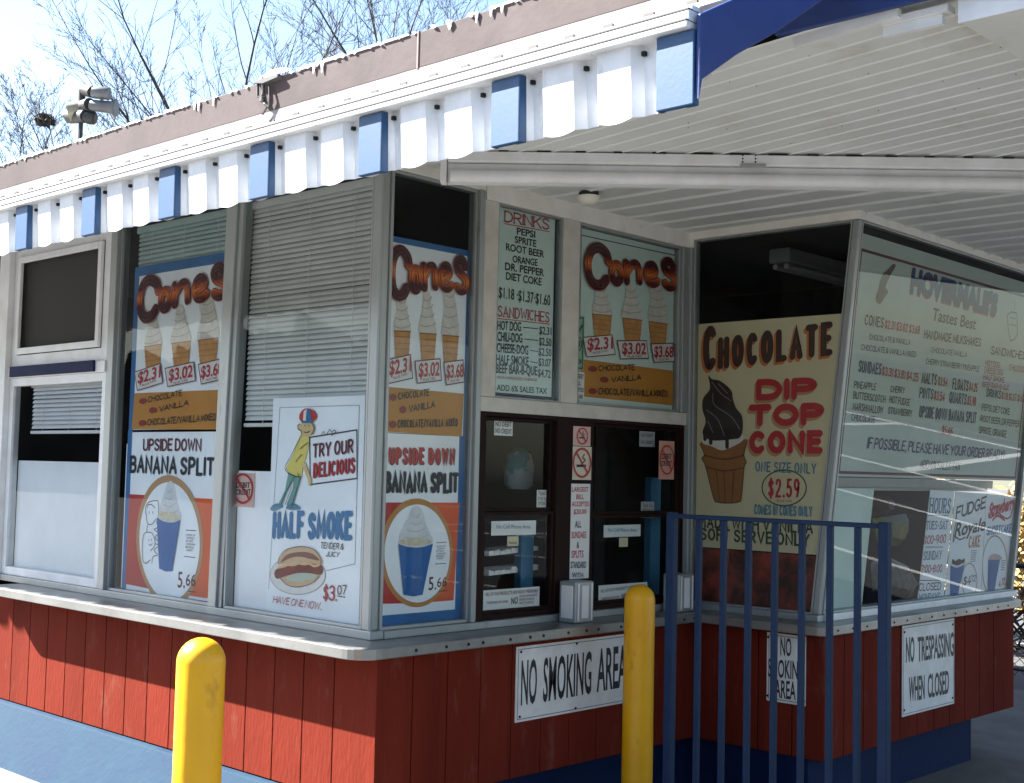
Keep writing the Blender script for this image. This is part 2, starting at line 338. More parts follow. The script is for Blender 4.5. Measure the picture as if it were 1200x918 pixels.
# --- a sign painter's stroke alphabet (letter box: width x 1)
def arc(cx, cy, rx, ry, a0, a1, n=10): return [(cx+rx*math.cos(math.radians(a0+(a1-a0)*i/n)), cy+ry*math.sin(math.radians(a0+(a1-a0)*i/n))) for i in range(n+1)]
G = {
'A': (.58, [[(0,0),(.29,1),(.58,0)], [(.1,.34),(.48,.34)]]), 'B': (.52, [[(0,0),(0,1)], [(0,1),(.28,1)]+arc(.28,.77,.2,.23,90,-90)+[(0,.54)], [(.28,.54)]+arc(.28,.27,.24,.27,90,-90)+[(0,0)]]),
'C': (.54, [arc(.28,.5,.28,.5,48,312,16)]), 'D': (.54, [[(0,0),(0,1)], [(0,1),(.22,1)]+arc(.22,.5,.32,.5,90,-90,12)+[(0,0)]]),
'E': (.46, [[(.46,1),(0,1),(0,0),(.46,0)], [(0,.52),(.38,.52)]]), 'F': (.44, [[(.44,1),(0,1),(0,0)], [(0,.52),(.36,.52)]]),
'G': (.56, [arc(.28,.5,.28,.5,48,330,16)+[(.56,.44),(.32,.44)]]), 'H': (.54, [[(0,0),(0,1)], [(.54,0),(.54,1)], [(0,.52),(.54,.52)]]),
'I': (.0, [[(0,0),(0,1)]]), 'J': (.4, [[(.4,1),(.4,.25)]+arc(.2,.25,.2,.25,0,-170,8)]), 'K': (.52, [[(0,0),(0,1)], [(.5,1),(.02,.42)], [(.18,.6),(.52,0)]]),
'L': (.44, [[(0,1),(0,0),(.44,0)]]), 'M': (.68, [[(0,0),(.05,1),(.34,.2),(.63,1),(.68,0)]]), 'N': (.54, [[(0,0),(0,1),(.54,0),(.54,1)]]),
'O': (.58, [arc(.29,.5,.29,.5,90,450,22)]), 'P': (.5, [[(0,0),(0,1)], [(0,1),(.24,1)]+arc(.24,.74,.26,.26,90,-90)+[(0,.48)]]),
'Q': (.58, [arc(.29,.5,.29,.5,90,450,22), [(.34,.25),(.58,-.04)]]), 'R': (.52, [[(0,0),(0,1)], [(0,1),(.24,1)]+arc(.24,.75,.25,.25,90,-90)+[(0,.5)], [(.22,.5),(.52,0)]]),
'S': (.5, [smooth_pts([(.47,.84),(.38,.96),(.25,1),(.08,.92),(.03,.75),(.12,.6),(.36,.45),(.48,.28),(.42,.08),(.25,0),(.1,.04),(.01,.17)], False, 3)]),
'T': (.52, [[(0,1),(.52,1)], [(.26,1),(.26,0)]]), 'U': (.54, [[(0,1),(0,.27)]+arc(.27,.27,.27,.27,180,360)+[(.54,1)]]), 'V': (.56, [[(0,1),(.28,0),(.56,1)]]),
'W': (.76, [[(0,1),(.18,0),(.38,.85),(.58,0),(.76,1)]]), 'X': (.54, [[(0,0),(.54,1)], [(0,1),(.54,0)]]), 'Y': (.56, [[(0,1),(.28,.45),(.56,1)], [(.28,.45),(.28,0)]]),
'Z': (.5, [[(0,1),(.5,1),(0,0),(.5,0)]]), '0': (.48, [arc(.24,.5,.24,.5,90,450,20)]), '1': (.12, [[(0,.84),(.12,1),(.12,0)]]),
'2': (.48, [smooth_pts([(.02,.76),(.08,.94),(.24,1),(.42,.92),(.46,.72),(.32,.45),(.1,.2),(0,0)], False, 3)+[(.48,0)]]),
'3': (.46, [arc(.2,.76,.24,.24,150,-80,10)+[(.16,.53)], [(.16,.53)]+arc(.19,.27,.27,.27,80,-150,10)]), '4': (.5, [[(.38,0),(.38,1),(0,.3),(.5,.3)]]),
'5': (.46, [[(.42,1),(.08,1),(.05,.56)]+arc(.2,.3,.26,.3,115,-150,12)]), '6': (.46, [smooth_pts([(.4,.95),(.2,.85),(.05,.6),(0,.33)], False, 4)+arc(.23,.29,.23,.29,180,530,16)]),
'7': (.46, [[(0,1),(.46,1),(.16,0)]]), '8': (.46, [arc(.23,.76,.19,.24,-90,270,16), arc(.23,.27,.23,.27,90,450,16)]), '9': (.46, [arc(.23,.7,.23,.3,0,360,16)+[(.46,.5),(.3,.0)]]),
'$': (.48, [smooth_pts([(.45,.8),(.36,.91),(.25,.94),(.09,.87),(.04,.73),(.12,.6),(.35,.46),(.46,.3),(.4,.12),(.25,.06),(.1,.1),(.01,.21)], False, 3), [(.24,1.08),(.24,-.08)]]),
'.': (.0, [[(0,0),(0,.03)]]), ',': (.04, [[(.04,.06),(0,-.14)]]), '-': (.26, [[(0,.46),(.26,.46)]]), '!': (.0, [[(0,1),(0,.3)], [(0,0),(0,.03)]]), "'": (.03, [[(.03,1),(0,.78)]]),
'/': (.3, [[(0,-.05),(.3,1.05)]]), '&': (.56, [smooth_pts([(.56,0),(.2,.6),(.12,.82),(.24,1),(.36,.84),(.26,.64),(.06,.42),(0,.2),(.16,0),(.36,.08),(.54,.42)], False, 3)]),
':': (.0, [[(0,.2),(0,.23)], [(0,.7),(0,.73)]]), '%': (.6, [arc(.14,.78,.13,.2,0,360,10), arc(.46,.2,.13,.2,0,360,10), [(.08,0),(.52,1)]]), '*': (.12, [[(.0,.46),(.12,.46)]]),
}
_font = None
_tc = {}
def font_mesh(txt, bold):
    key = (txt, bold)
    if key in _tc: return _tc[key]
    c = bpy.data.curves.new('t', 'FONT'); c.body = txt; c.size = 1; c.offset = bold; c.resolution_u = 3
    o = bpy.data.objects.new('t', c); COL.objects.link(o); bpy.context.view_layer.update()
    dg = bpy.context.evaluated_depsgraph_get()
    me = bpy.data.meshes.new_from_object(o.evaluated_get(dg))
    vs = [tuple(v.co) for v in me.vertices]; fs = [list(p.vertices) for p in me.polygons]
    bpy.data.objects.remove(o); bpy.data.curves.remove(c); bpy.data.meshes.remove(me)
    _tc[key] = (vs, fs); return _tc[key]
CAPH = None
def letters(mb, sf, txt, p0, p1, h, lay, style='b', bold=.0, w=.14, shear=0., seed=1, jit=0., serif=False, d=(0, 0), fixed_up=True):
    """one line of lettering, baseline p0..p1 (zoom pixels), cap height h (zoom pixels)"""
    global CAPH
    o = Vector(sf.uv(p0[0]+d[0], p0[1]+d[1])); e = Vector(sf.uv(p1[0]+d[0], p1[1]+d[1]))-o
    H = sf.uv(p0[0], p0[1]-h)[1]-sf.uv(*p0)[1]
    if style == 'b':
        if CAPH is None: vs, _ = font_mesh('H', 0); CAPH = max(q[1] for q in vs)
        vs, fs = font_mesh(txt, bold)
        if not vs: return
        x0 = min(q[0] for q in vs); x1 = max(q[0] for q in vs)
        P = []
        for x, y, _z in vs:
            t = (x-x0)/(x1-x0); yy = y/CAPH*H
            q = o+e*t+Vector((shear*yy, yy)); P.append(sf.pl.pt(q.x, q.y, lay*STEP))
        mb.add(P, fs); return
    rnd = random.Random(seed); gap = .2+w*.9; X = 0; items = []
    for ch in txt:
        if ch == ' ': X += .38; continue
        g = G.get(ch)
        if not g: X += .3; continue
        items.append((X, g)); X += g[0]+gap
    X -= gap
    W = w*H
    el = e.length; inner = max(el-W, el*.5)
    ng = len(items)-1; sp = txt.count(' '); Gs = sum(g[0] for _, g in items)
    kx = (inner-max(ng-sp, 0)*(W+.085*H)-sp*(W+.34*H))/max(Gs, .01)
    if kx > .42*H and Gs > .3:                                  # even optical gaps between the brush strokes
        X = 0; new = []; pend = 0; last = None; it = iter(items)
        for ch in txt:
            if ch == ' ': pend = 1; continue
            if ch not in G: continue
            g = next(it)[1]
            if last is not None: X += (W+(.34*H if pend else .085*H))/kx
            new.append((X, g)); X += g[0]; last = g; pend = 0
        items = new
    for x, (gw, ss) in items:
        jy = rnd.uniform(-jit, jit); js = 1+rnd.uniform(-jit, jit)
        for st in ss:
            uv = []
            for a, b in st:
                yy = (w/2+(b*js+jy)*(1-w))*H
                q = o+e*((W/2+(x+a)/max(X, .01)*inner)/el)+Vector((shear*yy, yy)); uv.append((q.x, q.y))
            ribbon(mb, sf.pl, uv, W, lay)
            if serif and st[0] != st[-1]:
                for q in ((st[0], st[-1])):
                    if q[1] in (0, 1) :
                        yy = (w/2+q[1]*(1-w))*H; c = o+e*((W/2+(x+q[0])/max(X, .01)*inner)/el)+Vector((0, yy)); k = e.normalized()*H*.13
                        ribbon(mb, sf.pl, [tuple(c-k), tuple(c+k)], H*.07, lay)
def text(parent, sf, txt, p0, p1, h, m, lay=2, name='lettering', **k):
    mb = MB(); letters(mb, sf, txt, p0, p1, h, lay, **k)
    return mb.build(name, m, parent)
def draw(parent, name, m, fn):
    mb = MB(); fn(mb); return mb.build(name, m, parent)

# ================================================================== GROUND
def zhit(px, py, z):
    D = ray(px, py); return CAM+D*((z-CAM.z)/D.z)
g = MB(); g.box(-300, 300, -300, 300, -.5, 0); struct('ground', g, ASPH)
g = MB(); g.add([(-9, -2.1, .004), (5.4, -2.1, .004), (5.4, 6.6, .004), (-9, 6.6, .004)], [(0, 1, 2, 3)]); struct('pavement', g, CONC)
g = MB()
for y, wd in ((9.4, .16), (14.5, .2), (20.0, .34), (35, .6)):
    g.add([(-60, y, .005), (60, y, .005), (60, y+wd, .005), (-60, y+wd, .005)], [(0, 1, 2, 3)])
for k in range(7): 
    x = -4+k*4.4; g.add([(x, 20.4, .0054), (x+.3, 20.4, .0054), (x+3.6, 34.9, .0054), (x+3.3, 34.9, .0054)], [(0, 1, 2, 3)])
struct('road_markings', g, LINEW)
g = MB(); g.box(-80, 80, 36.5, 37, 0, .14); struct('kerb', g, CONC)
g = MB(); g.box(-120, 120, 37.002, 160, -.1, .12); struct('verge', g, DIRT)

# ================================================================== BUILDING
ST = thing('ice_cream_stand', 'small red-sided ice cream stand with wraparound windows, metal counter and striped awning', 'building', (0, 1, 0))
def P_(mb, name, m, parent=None, **k): return mb.build(name, m, parent or ST, **k)
# --- siding
DE = Pl((.88, 0, 0), (0, 1, 0), (0, 0, 1)).hit(1188, 780)[0]
yA, xB, yC, xD = -.085, .14, YB-.10, .88
ZS0, ZS1 = .275, .864
m = MB(); m.box(-5.2, xB-.01, yA+.012, 0, ZS0, ZS1)
xs = [-.121-.2*k for k in range(26)][::-1]+[xB]
for a, b in zip(xs, xs[1:]): m.box(a+.003, b-(.003 if b < xB else 0), yA, yA+.012, ZS0, ZS1)
P_(m, 'siding_wall', RED, bevel=.002)
m = MB(); m.box(0, xB-.013, .0, yC+.1, ZS0, ZS1)
ys = [yA+.0005, .106]+[.106+.193*k for k in range(1, 10)]+[yC]
for a, b in zip(ys, ys[1:]): m.box(xB-.012, xB+.001, a+.003, b-.003, ZS0, ZS1)
P_(m, 'siding_wall', RED, bevel=.002)
m = MB(); m.box(xB, xD-.013, yC+.012, YB, ZS0, ZS1)
xs = [xB+.0015+.19*k for k in range(4)]+[xD]
for a, b in zip(xs, xs[1:]): m.box(a+.003, b-.003, yC, yC+.012, ZS0, ZS1)
P_(m, 'siding_wall', RED, bevel=.002)
m = MB(); m.box(.3, xD-.013, YB, DE-.001, ZS0, ZS1)
ys = [yC+.0005+.192*k for k in range(11)]+[DE]
for a, b in zip(ys, ys[1:]): m.box(xD-.012, xD+.001, a+.003, b-.003, ZS0, ZS1)
P_(m, 'siding_wall', RED, bevel=.002)
# --- plinth and bases
m = MB(); m.prism([(-5.2, -.07, .272), (-5.2, -.105, .262), (-5.2, -.30, -.01), (-5.2, .03, -.01), (-5.2, .03, .272)], (5.33, 0, 0)); P_(m, 'plinth', BLUEBASE, bevel=.006)
m = MB(); m.box(-.4, .06, -.02, 2.2, -.01, .274); m.box(.0599, .5, YB-.035, 2.3, -.01, .2735); m.box(.3, .785, 2.0615, 3.87, -.01, .2745)
P_(m, 'base_wall', NAVYBASE)
# --- counter
def rnd_corner(c, r, a0, a1, n=6): return [(c[0]+r*math.cos(math.radians(a0+(a1-a0)*i/n)), c[1]+r*math.sin(math.radians(a0+(a1-a0)*i/n))) for i in range(n+1)]
poly = rnd_corner((-2.87, -.145), .1, 180, 270)+rnd_corner((.115, -.135), .11, 270, 360)+[(.225, YB-.2)]+rnd_corner((.9, YB-.16), .04, 270, 360)+[(.94, Pl((.94, 0, 0), (0, 1, 0), (0, 0, 1)).hit(1197, 711)[0]), (.80, 4.42), (.5, 4.39), (.5, 2.34), (-.12, 2.34), (-.12, .08), (-2.97, .08)]
m = MB(); m.prism([(x, y, .866) for x, y in poly], (0, 0, .044)); P_(m, 'counter', COUNTER, bevel=.004)
edge = poly[:-6][6:]
m = MB()
for k in range(16):
    y = .06+k*.125+(.02 if k % 3 else -.02)
    P_(MB().tube((.224, y, .888), (.228, y, .888), .0065, n=8), 'screw', HOLE)
for k in range(15): P_(MB().tube((.939, 2.06+k*.14, .888), (.943, 2.06+k*.14, .888), .005, n=8), 'screw', HOLE)
# --- sills
m = MB(); m.box(-3.3, .03, -.03, .04, .9105, .945); m.box(-.04, .035, .041, 2.1, .9105, .942); P_(m, 'sill', ALU, bevel=.003)
m = MB(); m.box(.0355, XC+.02, YB-.035, YB+.03, .9105, .942); P_(m, 'sill', ALU, bevel=.003)
m = MB(); m.box(XC-.05, XC+.035, YB+.031, 4.44, .9105, .945); P_(m, 'sill', WHITEP, bevel=.003)
# --- interior shell
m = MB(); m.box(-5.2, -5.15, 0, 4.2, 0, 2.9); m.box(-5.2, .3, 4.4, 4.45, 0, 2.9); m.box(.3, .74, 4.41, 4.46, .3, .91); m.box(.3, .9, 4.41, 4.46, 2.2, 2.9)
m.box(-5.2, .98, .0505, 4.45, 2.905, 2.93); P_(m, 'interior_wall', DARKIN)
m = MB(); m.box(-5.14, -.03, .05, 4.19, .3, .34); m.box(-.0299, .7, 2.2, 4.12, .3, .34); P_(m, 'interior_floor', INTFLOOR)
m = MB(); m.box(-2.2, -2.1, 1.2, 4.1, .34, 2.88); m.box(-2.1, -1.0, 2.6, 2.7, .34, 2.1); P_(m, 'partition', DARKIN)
# --- window glass + frames on the long side
def win(pl, quad, frame_m, fw, name='window', glass=GLA, fd=.03, pane_off=.0):
    """quad in (u,v): BL BR TR TL; frame bars around it"""
    q = [Vector(a) for a in quad]; mb = MB(); c = sum(q, Vector((0, 0)))/4
    inn = []
    for i, a in enumerate(q):
        d = Vector((fw if a.x < c.x else -fw, fw if a.y < c.y else -fw)); inn.append(a+d)
    for i in range(4):
        j = (i+1) % 4
        b = [pl.pt(*q[i], -fd), pl.pt(*q[j], -fd), pl.pt(*inn[j], -fd), pl.pt(*inn[i], -fd)]
        t = [pl.pt(*q[i], fd*.5), pl.pt(*q[j], fd*.5), pl.pt(*inn[j], fd*.5), pl.pt(*inn[i], fd*.5)]
        mb.hexa(b, t)
    f = mb.build(name, frame_m, ST, bevel=.002)
    p = MB(); p.add([pl.pt(*a, pane_off) for a in inn], [(0, 1, 2, 3)]); p.build('pane', glass, f)
    return f
win(PA, [(-1.02, .945), (-.047, .945), (-.047, TOP), (-1.02, TOP)], ALU, .012)
win(PA, [(-2.06, .945), (-1.09, .945), (-1.09, TOP), (-2.06, TOP)], ALU, .014)
m = MB()
for b0_, b1_, t0_, t1_, ya_ in ((-1.125, -1.062, -1.085, -1.0, -.03), (-1.0615, -1.032, -.9995, -.966, -.018)):
    m.hexa([(b0_, ya_, .945), (b1_, ya_, .945), (b1_, .04, .945), (b0_, .04, .945)], [(t0_, ya_, TOP), (t1_, ya_, TOP), (t1_, .04, TOP), (t0_, .04, TOP)])
P_(m, 'mullion', ALU, bevel=.003)
m = MB(); m.box(-2.146, -2.105, -.022, .04, .945, TOP); m.box(-2.104, -2.06, -.035, .04, .945, TOP); P_(m, 'mullion', ALU, bevel=.003)
m = MB(); m.box(-.046, .006, -.016, .03, .945, TOP); P_(m, 'corner_post', ALU, bevel=.004)
m = MB(); m.tube((.004, -.014, .945), (.004, -.014, TOP), .008); P_(m, 'corner_bead', ALU, smooth=True)
m = MB(); m.box(-5.2, -.001, -.02, .05, TOP+.001, 3.10); P_(m, 'header', HEADW, bevel=.003)
# left end: painted post, screened upper opening, lower sash
m = MB(); m.box(-3.365, -3.24, -.05, .05, .91, TOP); m.box(-5.2, -3.366, -.03, .05, .91, TOP); P_(m, 'white_post', WHITEP, bevel=.004)
m = MB(); m.box(-3.66, -3.372, -.05, -.031, .95, TOP-.01); P_(m, 'corner_trim', NAVYTRIM, bevel=.003)
zs1 = PA.hit(70, 434)[1]
m = MB(); m.box(-3.239, -2.146, -.03, .03, zs1-.03, zs1+.03); q = P_(m, 'sash_rail', WHITEP, bevel=.003)
m = MB(); m.box(-3.20, -2.24, -.042, -.031, zs1-.025, zs1+.035); P_(m, 'sill_trim', NAVYTRIM, bevel=.002)
f = win(PA, [(-3.238, zs1+.031), (-2.147, zs1+.031), (-2.147, TOP), (-3.238, TOP)], WHITEP, .07, glass=SCREEN)
m = MB()
for a in [(-3.165, -3.13), (-2.255, -2.22)]: m.box(*a, -.035, -.016, zs1+.105, TOP-.075)
m.box(-3.1295, -2.2555, -.035, -.016, zs1+.105, zs1+.14); m.box(-3.1295, -2.2555, -.035, -.016, TOP-.11, TOP-.075)
P_(m, 'screen_frame', WHITEP, bevel=.003)
win(PA, [(-3.238, .946), (-2.147, .946), (-2.147, zs1-.031), (-3.238, zs1-.031)], WHITEP, .045)
# --- serving side, plane x = 0
yb = lambda px, py=350: PB.hit(px, py)[0]
y0, y1 = .031, yb(561, 350)
win(PB, [(y0, .943), (y1-.03, .943), (y1-.03, TOP-.005), (y0, TOP-.005)], ALU, .014)
m = MB(); m.box(-.03, .03, y1-.0295, y1, .943, TOP-.004); P_(m, 'mullion', ALU, bevel=.003)
c1a, c1b = y1+.001, yb(579, 350); c2a, c2b = yb(656), yb(675); c3a, c3b = yb(795), YB-.03
ZT0, ZT1 = 1.86, 1.925
m = MB(); m.box(-.03, .02, c1a, c1b, ZT1, 2.80); P_(m, 'column', CREAM, bevel=.003)
m = MB(); m.box(-.03, .02, c2a, c2b, ZT1, 2.80); P_(m, 'column', CREAM, bevel=.003)
m = MB(); m.box(-.03, .024, c1a, c3b+.02, ZT0, ZT1-.001); P_(m, 'transom', CREAM, bevel=.003)
m = MB(); m.box(-.03, .024, .58, YB-.03, 2.80, 2.885); m.box(-.02, .018, .03, .579, TOP-.004, 2.885); m.box(-.03, .0455, YB-.0295, YB+.029, TOP-.04, 2.884); P_(m, 'header', HEADW, bevel=.003)
win(PB, [(c1b+.001, ZT1), (c2a-.001, ZT1), (c2a-.001, 2.799), (c1b+.001, 2.799)], ALU, .008)
win(PB, [(c2b+.001, ZT1), (c3a, ZT1), (c3a, 2.799), (c2b+.001, 2.799)], ALU, .012)
m = MB(); m.box(-.05, .03, c3a+.002, c3a+.05, ZT1, 2.799); m.box(-.05, .045, c3a+.051, YB-.002, .943, 2.799); P_(m, 'inner_post', ALU, bevel=.004)
# serving windows of dark wood
ws0, ws1 = yb(556, 600), yb(803, 600); wm0, wm1 = yb(649, 600), yb(692, 600)
m = MB(); ztop, zbot = ZT0-.001, .9425
for a, b in ((ws0, ws0+.05), (wm0, wm1), (ws1-.04, ws1)): m.box(-.06, .014, a, b, zbot, ztop)
for a, b in ((ws0+.051, wm0-.001), (wm1+.001, ws1-.041)):
    m.box(-.06, .012, a, b, ztop-.018, ztop); m.box(-.06, .01, a, b, zbot, zbot+.025)
P_(m, 'serving_frame', WOOD, bevel=.003)
for a, b, zr in ((ws0+.052, wm0-.002, PB.hit(610, 605)[1]), (wm1+.002, ws1-.042, PB.hit(745, 608)[1])):
    win(PB.shift(-.03), [(a, zr+.021), (b, zr+.021), (b, ztop-.019), (a, ztop-.019)], WOOD, .016, name='serving_sash')
    win(PB.shift(-.012), [(a, zbot+.026), (b, zbot+.026), (b, zr+.02), (a, zr+.02)], WOOD, .014, name='serving_sash')
# --- end bay: upright front pane and tilted side panes
xt = XC+LEAN*(TOP-ZB)
m = MB()
m.hexa([(XC-.022, YB-.014, .943), (XC+.014, YB-.014, .943), (XC+.014, YB+.02, .943), (XC-.022, YB+.02, .943)],
       [(xt-.022, YB-.014, TOP), (xt+.014, YB-.014, TOP), (xt+.014, YB+.02, TOP), (xt-.022, YB+.02, TOP)])
P_(m, 'corner_post', ALU, bevel=.005)
m = MB()
m.hexa([(XC-.03, 4.40, .945), (XC+.014, 4.40, .945), (XC+.014, 4.44, .945), (XC-.03, 4.44, .945)],
       [(xt-.03, 4.40, TOP), (xt+.014, 4.40, TOP), (xt+.014, 4.44, TOP), (xt-.03, 4.44, TOP)])
P_(m, 'corner_post', ALU, bevel=.005)
win(PC, [(.046, .943), (XC-.023, .943), (xt-.023, TOP), (.046, TOP)], ALU, .009)
vt = TOP/math.cos(math.radians(5.98)); vb = .947/math.cos(math.radians(5.98))
win(PD, [(YB+.021, vb), (4.399, vb), (4.399, vt), (YB+.021, vt)], ALU, .009, glass=GLD)
m = MB(); m.box(.046, xt+.02, YB-.03, YB+.03, TOP+.001, 2.89); m.box(xt-.04, xt+.0205, YB+.031, 4.5, TOP+.001, 2.89); P_(m, 'header', HEADW, bevel=.003)
# --- ceilings under the canopy
bx = lambda y: .351+(y-.026)/.8795
m = MB(); y = -.02
while y < 6.2:
    a, b = y, min(y+.2, 6.2); x1, x2 = min(bx(a), 5.2), min(bx(b), 5.2)
    X0 = 0. if a < YB-.05 else xt-.03
    m.add([(X0, a, 2.88), (x1, a, 2.88), (x2, b, 2.88), (X0, b, 2.88)], [(0, 3, 2, 1)])
    m.add([(X0, a-.010, 2.8795), (x1, a-.010, 2.8795), (x1, a, 2.869), (X0, a, 2.869), (X0, a+.010, 2.8795), (x1, a+.010, 2.8795)], [(0, 1, 2, 3), (3, 2, 5, 4)])
    y += .2
P_(m, 'canopy_ceiling', SOFFIT)
zf = lambda x, y: 2.853+.055*(x-y-.4)
m = MB(); y = -.075
while y < 4.2:
    a, b = y, y+.0875; x1, x2 = bx(a), bx(b)
    m.add([(x1, a, zf(x1, a)), (5.2, a, zf(5.2, a)), (5.2, b, zf(5.2, b)), (x2, b, zf(x2, b))], [(0, 3, 2, 1)])
    e = .0035; d = -.006
    m.add([(x1, a-e, zf(x1, a)-.0004), (5.2, a-e, zf(5.2, a)-.0004), (5.2, a, zf(5.2, a)+d), (x1, a, zf(x1, a)+d), (x1, a+e, zf(x1, a)-.0004), (5.2, a+e, zf(5.2, a)-.0004)], [(0, 1, 2, 3), (3, 2, 5, 4)])
    y += .0875
P_(m, 'canopy_ceiling', SOFFIT)
random.seed(9)
for k in range(26):
    x = random.uniform(1.2, 2.9); y = random.uniform(.02, .9)
    if y < .026+.8795*(x-.351)-.05: z = zf(x, y); P_(MB().tube((x, y, z+.002), (x, y, z-.002), .0020, n=6), 'screw', HOLE)
# --- diagonal gutter beam
bd = Vector((.751, .660, 0)); bt = Vector((.660, -.751, 0)); b0 = Vector((.351, .026, 0))
def beam(prof, s0, s1):
    mb = MB(); mb.prism([b0+bd*s0+bt*t+Vector((0, 0, z)) for t, z in prof], bd*(s1-s0)); return mb
circ = [(.025+.024*math.cos(a), 2.750+.026*math.sin(a)) for a in [math.pi*2*i/10 for i in range(10)]]
bm_ = beam([(-.02, 2.805), (.03, 2.805), (.034, 2.812), (.034, 2.848), (-.02, 2.848)], 0, 6.2)
o = P_(bm_, 'gutter_beam', WHITEP, bevel=.002)
P_(beam([(-.02, 2.724), (.012, 2.724), (.012, 2.803), (-.02, 2.803)], 0, 6.2), 'gutter_beam', WHITEP)
P_(beam(circ, .012, 6.2), 'drip_pipe', WHITEP, smooth=True)
P_(beam([(-.022, 2.722), (.04, 2.722), (.04, 2.855), (-.022, 2.855)], -.028, -.003), 'beam_bracket', WHITEP, bevel=.004)
P_(beam([(.0345, 2.797), (.043, 2.797), (.043, 2.812), (.0345, 2.812)], 1.14, 1.24), 'clip', ALU, bevel=.002)
m = MB()
for s in (1.15, 1.20):
    for z in (2.82, 2.833, 2.846): p = b0+bd*s+bt*.0335+Vector((0, 0, z)); P_(MB().tube(p, p+bt*.003, .0035, n=6), 'rivet', HOLE)
m = MB(); random.seed(4)
for k in range(38):
    s = .05+k*.15; L = random.uniform(.03, .09); p = b0+bd*s+bt*.0345+Vector((0, 0, 2.8505)); P_(MB().tube(p, p+bd*L, .0035, n=5), 'joint_gap', HOLE)
# --- awning on the long side
YV, ZV0, ZV1 = -1.0, 2.462, 2.652
pit = .1843; AX1 = 2.262; nrib = 42
def ribprof(x1):                                          # right end to left: front, right flank, floor, left flank
    return []
prof = []
for k in range(nrib, -1, -1):
    x1 = AX1-.012-k*pit; prof += [(x1-.105, 0.), (x1, 0.)]+([(x1+.022, .026), (x1+.057, .026)] if k else [])
def corr(prof, fa, fb, zdrop=True):
    mb = MB(); n = len(prof); vs = []
    for i, (x, d) in enumerate(prof): vs += [fa(x, d), fb(x, d)]
    return mb.add(vs, [(2*i, 2*i+2, 2*i+3, 2*i+1) for i in range(n-1)])
dense = []
for (a, da), (b, db) in zip(prof, prof[1:]):
    for j in range(6): dense.append((a+(b-a)*j/6, da+(db-da)*j/6))
dense.append(prof[-1])
def zlow(x): return ZV0+.007*(1-math.cos(2*math.pi*(((AX1-.0645-x) % pit)/pit)))
val = corr(dense, lambda x, d: (x, YV+d+.012, zlow(x)), lambda x, d: (x, YV+d, ZV1))
o = P_(val, 'valance', AWNW); o.modifiers.new('thick', 'SOLIDIFY').thickness = .003
m = MB(); m.box(AX1-.012-nrib*pit-.2, AX1-.01, YV-.024, YV+.03, ZV1-.004, ZV1+.012); m.box(AX1-.012-nrib*pit-.2, AX1-.01, YV-.016, YV+.03, ZV1+.0125, ZV1+.04); m.box(AX1-.012-nrib*pit-.2, AX1-.01, YV-.002, YV+.03, ZV1+.0405, ZV1+.055)
P_(m, 'awning_edge', AWNW, bevel=.003)
XL = AX1-.012-nrib*pit-.2
for yy, zz in ((YV-.0215, ZV1+.0115), (YV-.0135, ZV1+.0395)):
    P_(MB().box(XL, AX1-.011, yy-.004, YV+.028, zz, zz+.004), 'seam_shade_strip', LAMPD)  # dark strip drawn in for the shadow line of the edge seam
for k in range(nrib):
    x1 = AX1-.012-k*pit-.052; P_(MB().box(x1-.022, x1+.022, .0965, .0985, 3.206, 3.218), 'rib_end', LAMPD)
m = MB()
for k in range(1, nrib+1):
    x1 = AX1-.012-k*pit; P_(MB().box(x1+.024, x1+.034, YV+.014, YV+.0255, ZV1-.032, ZV1-.021), 'valance_slot', HOLE)
sl_ = (3.205-ZV1-.05)/.6
roofc = corr([(x, d) for x, d in prof], lambda x, d: (x, YV+.028, ZV1+.058-d*.8), lambda x, d: (x, .098, 3.206-d*.8))
o = P_(roofc, 'awning_roof', AWNW); o.modifiers.new('thick', 'SOLIDIFY').thickness = .003
for k in range(0, nrib+1, 3):                              # every third rib carries a blue painted board
    x1 = AX1-.012-k*pit; m = MB()
    z0 = ZV0+.004; xr = .010 if k == 0 else .004
    m.hexa([(x1-.100, YV-.004, z0), (x1+xr, YV-.004, z0), (x1+xr+.008*(k > 0), YV+.020, z0), (x1-.100, YV+.020, z0)],
           [(x1-.100, YV-.006, ZV1-.006), (x1+xr, YV-.006, ZV1-.006), (x1+xr+.008*(k > 0), YV+.014, ZV1-.006), (x1-.100, YV+.014, ZV1-.006)])
    P_(m, 'awning_stripe', AWNB, bevel=.003)
m = MB(); m.prism([(AX1-.0015, y, z) for y, z in [(-.999, 2.475), (-.988, 2.525), (-.842, 2.622), (-.671, 2.721), (-.441, 2.872), (.08, 3.19), (.08, 3.262), (-.797, 2.790), (-.999, 2.680)]], (.014, 0, 0))
P_(m, 'rake_board', RAKE, bevel=.004)
PX = Pl((AX1+.018, 0, 0), (0, 1, 0), (0, 0, 1))
p = zhit(826, 88, 2.885); m = MB(); m.box(p.x-.05, p.x+.012, p.y-.02, p.y+.02, p.z-.002, p.z+.03); m.box(p.x-.05, p.x+.004, p.y-.012, p.y+.006, p.z-.018, p.z-.0025); P_(m, 'purlin_end', SOFFIT)
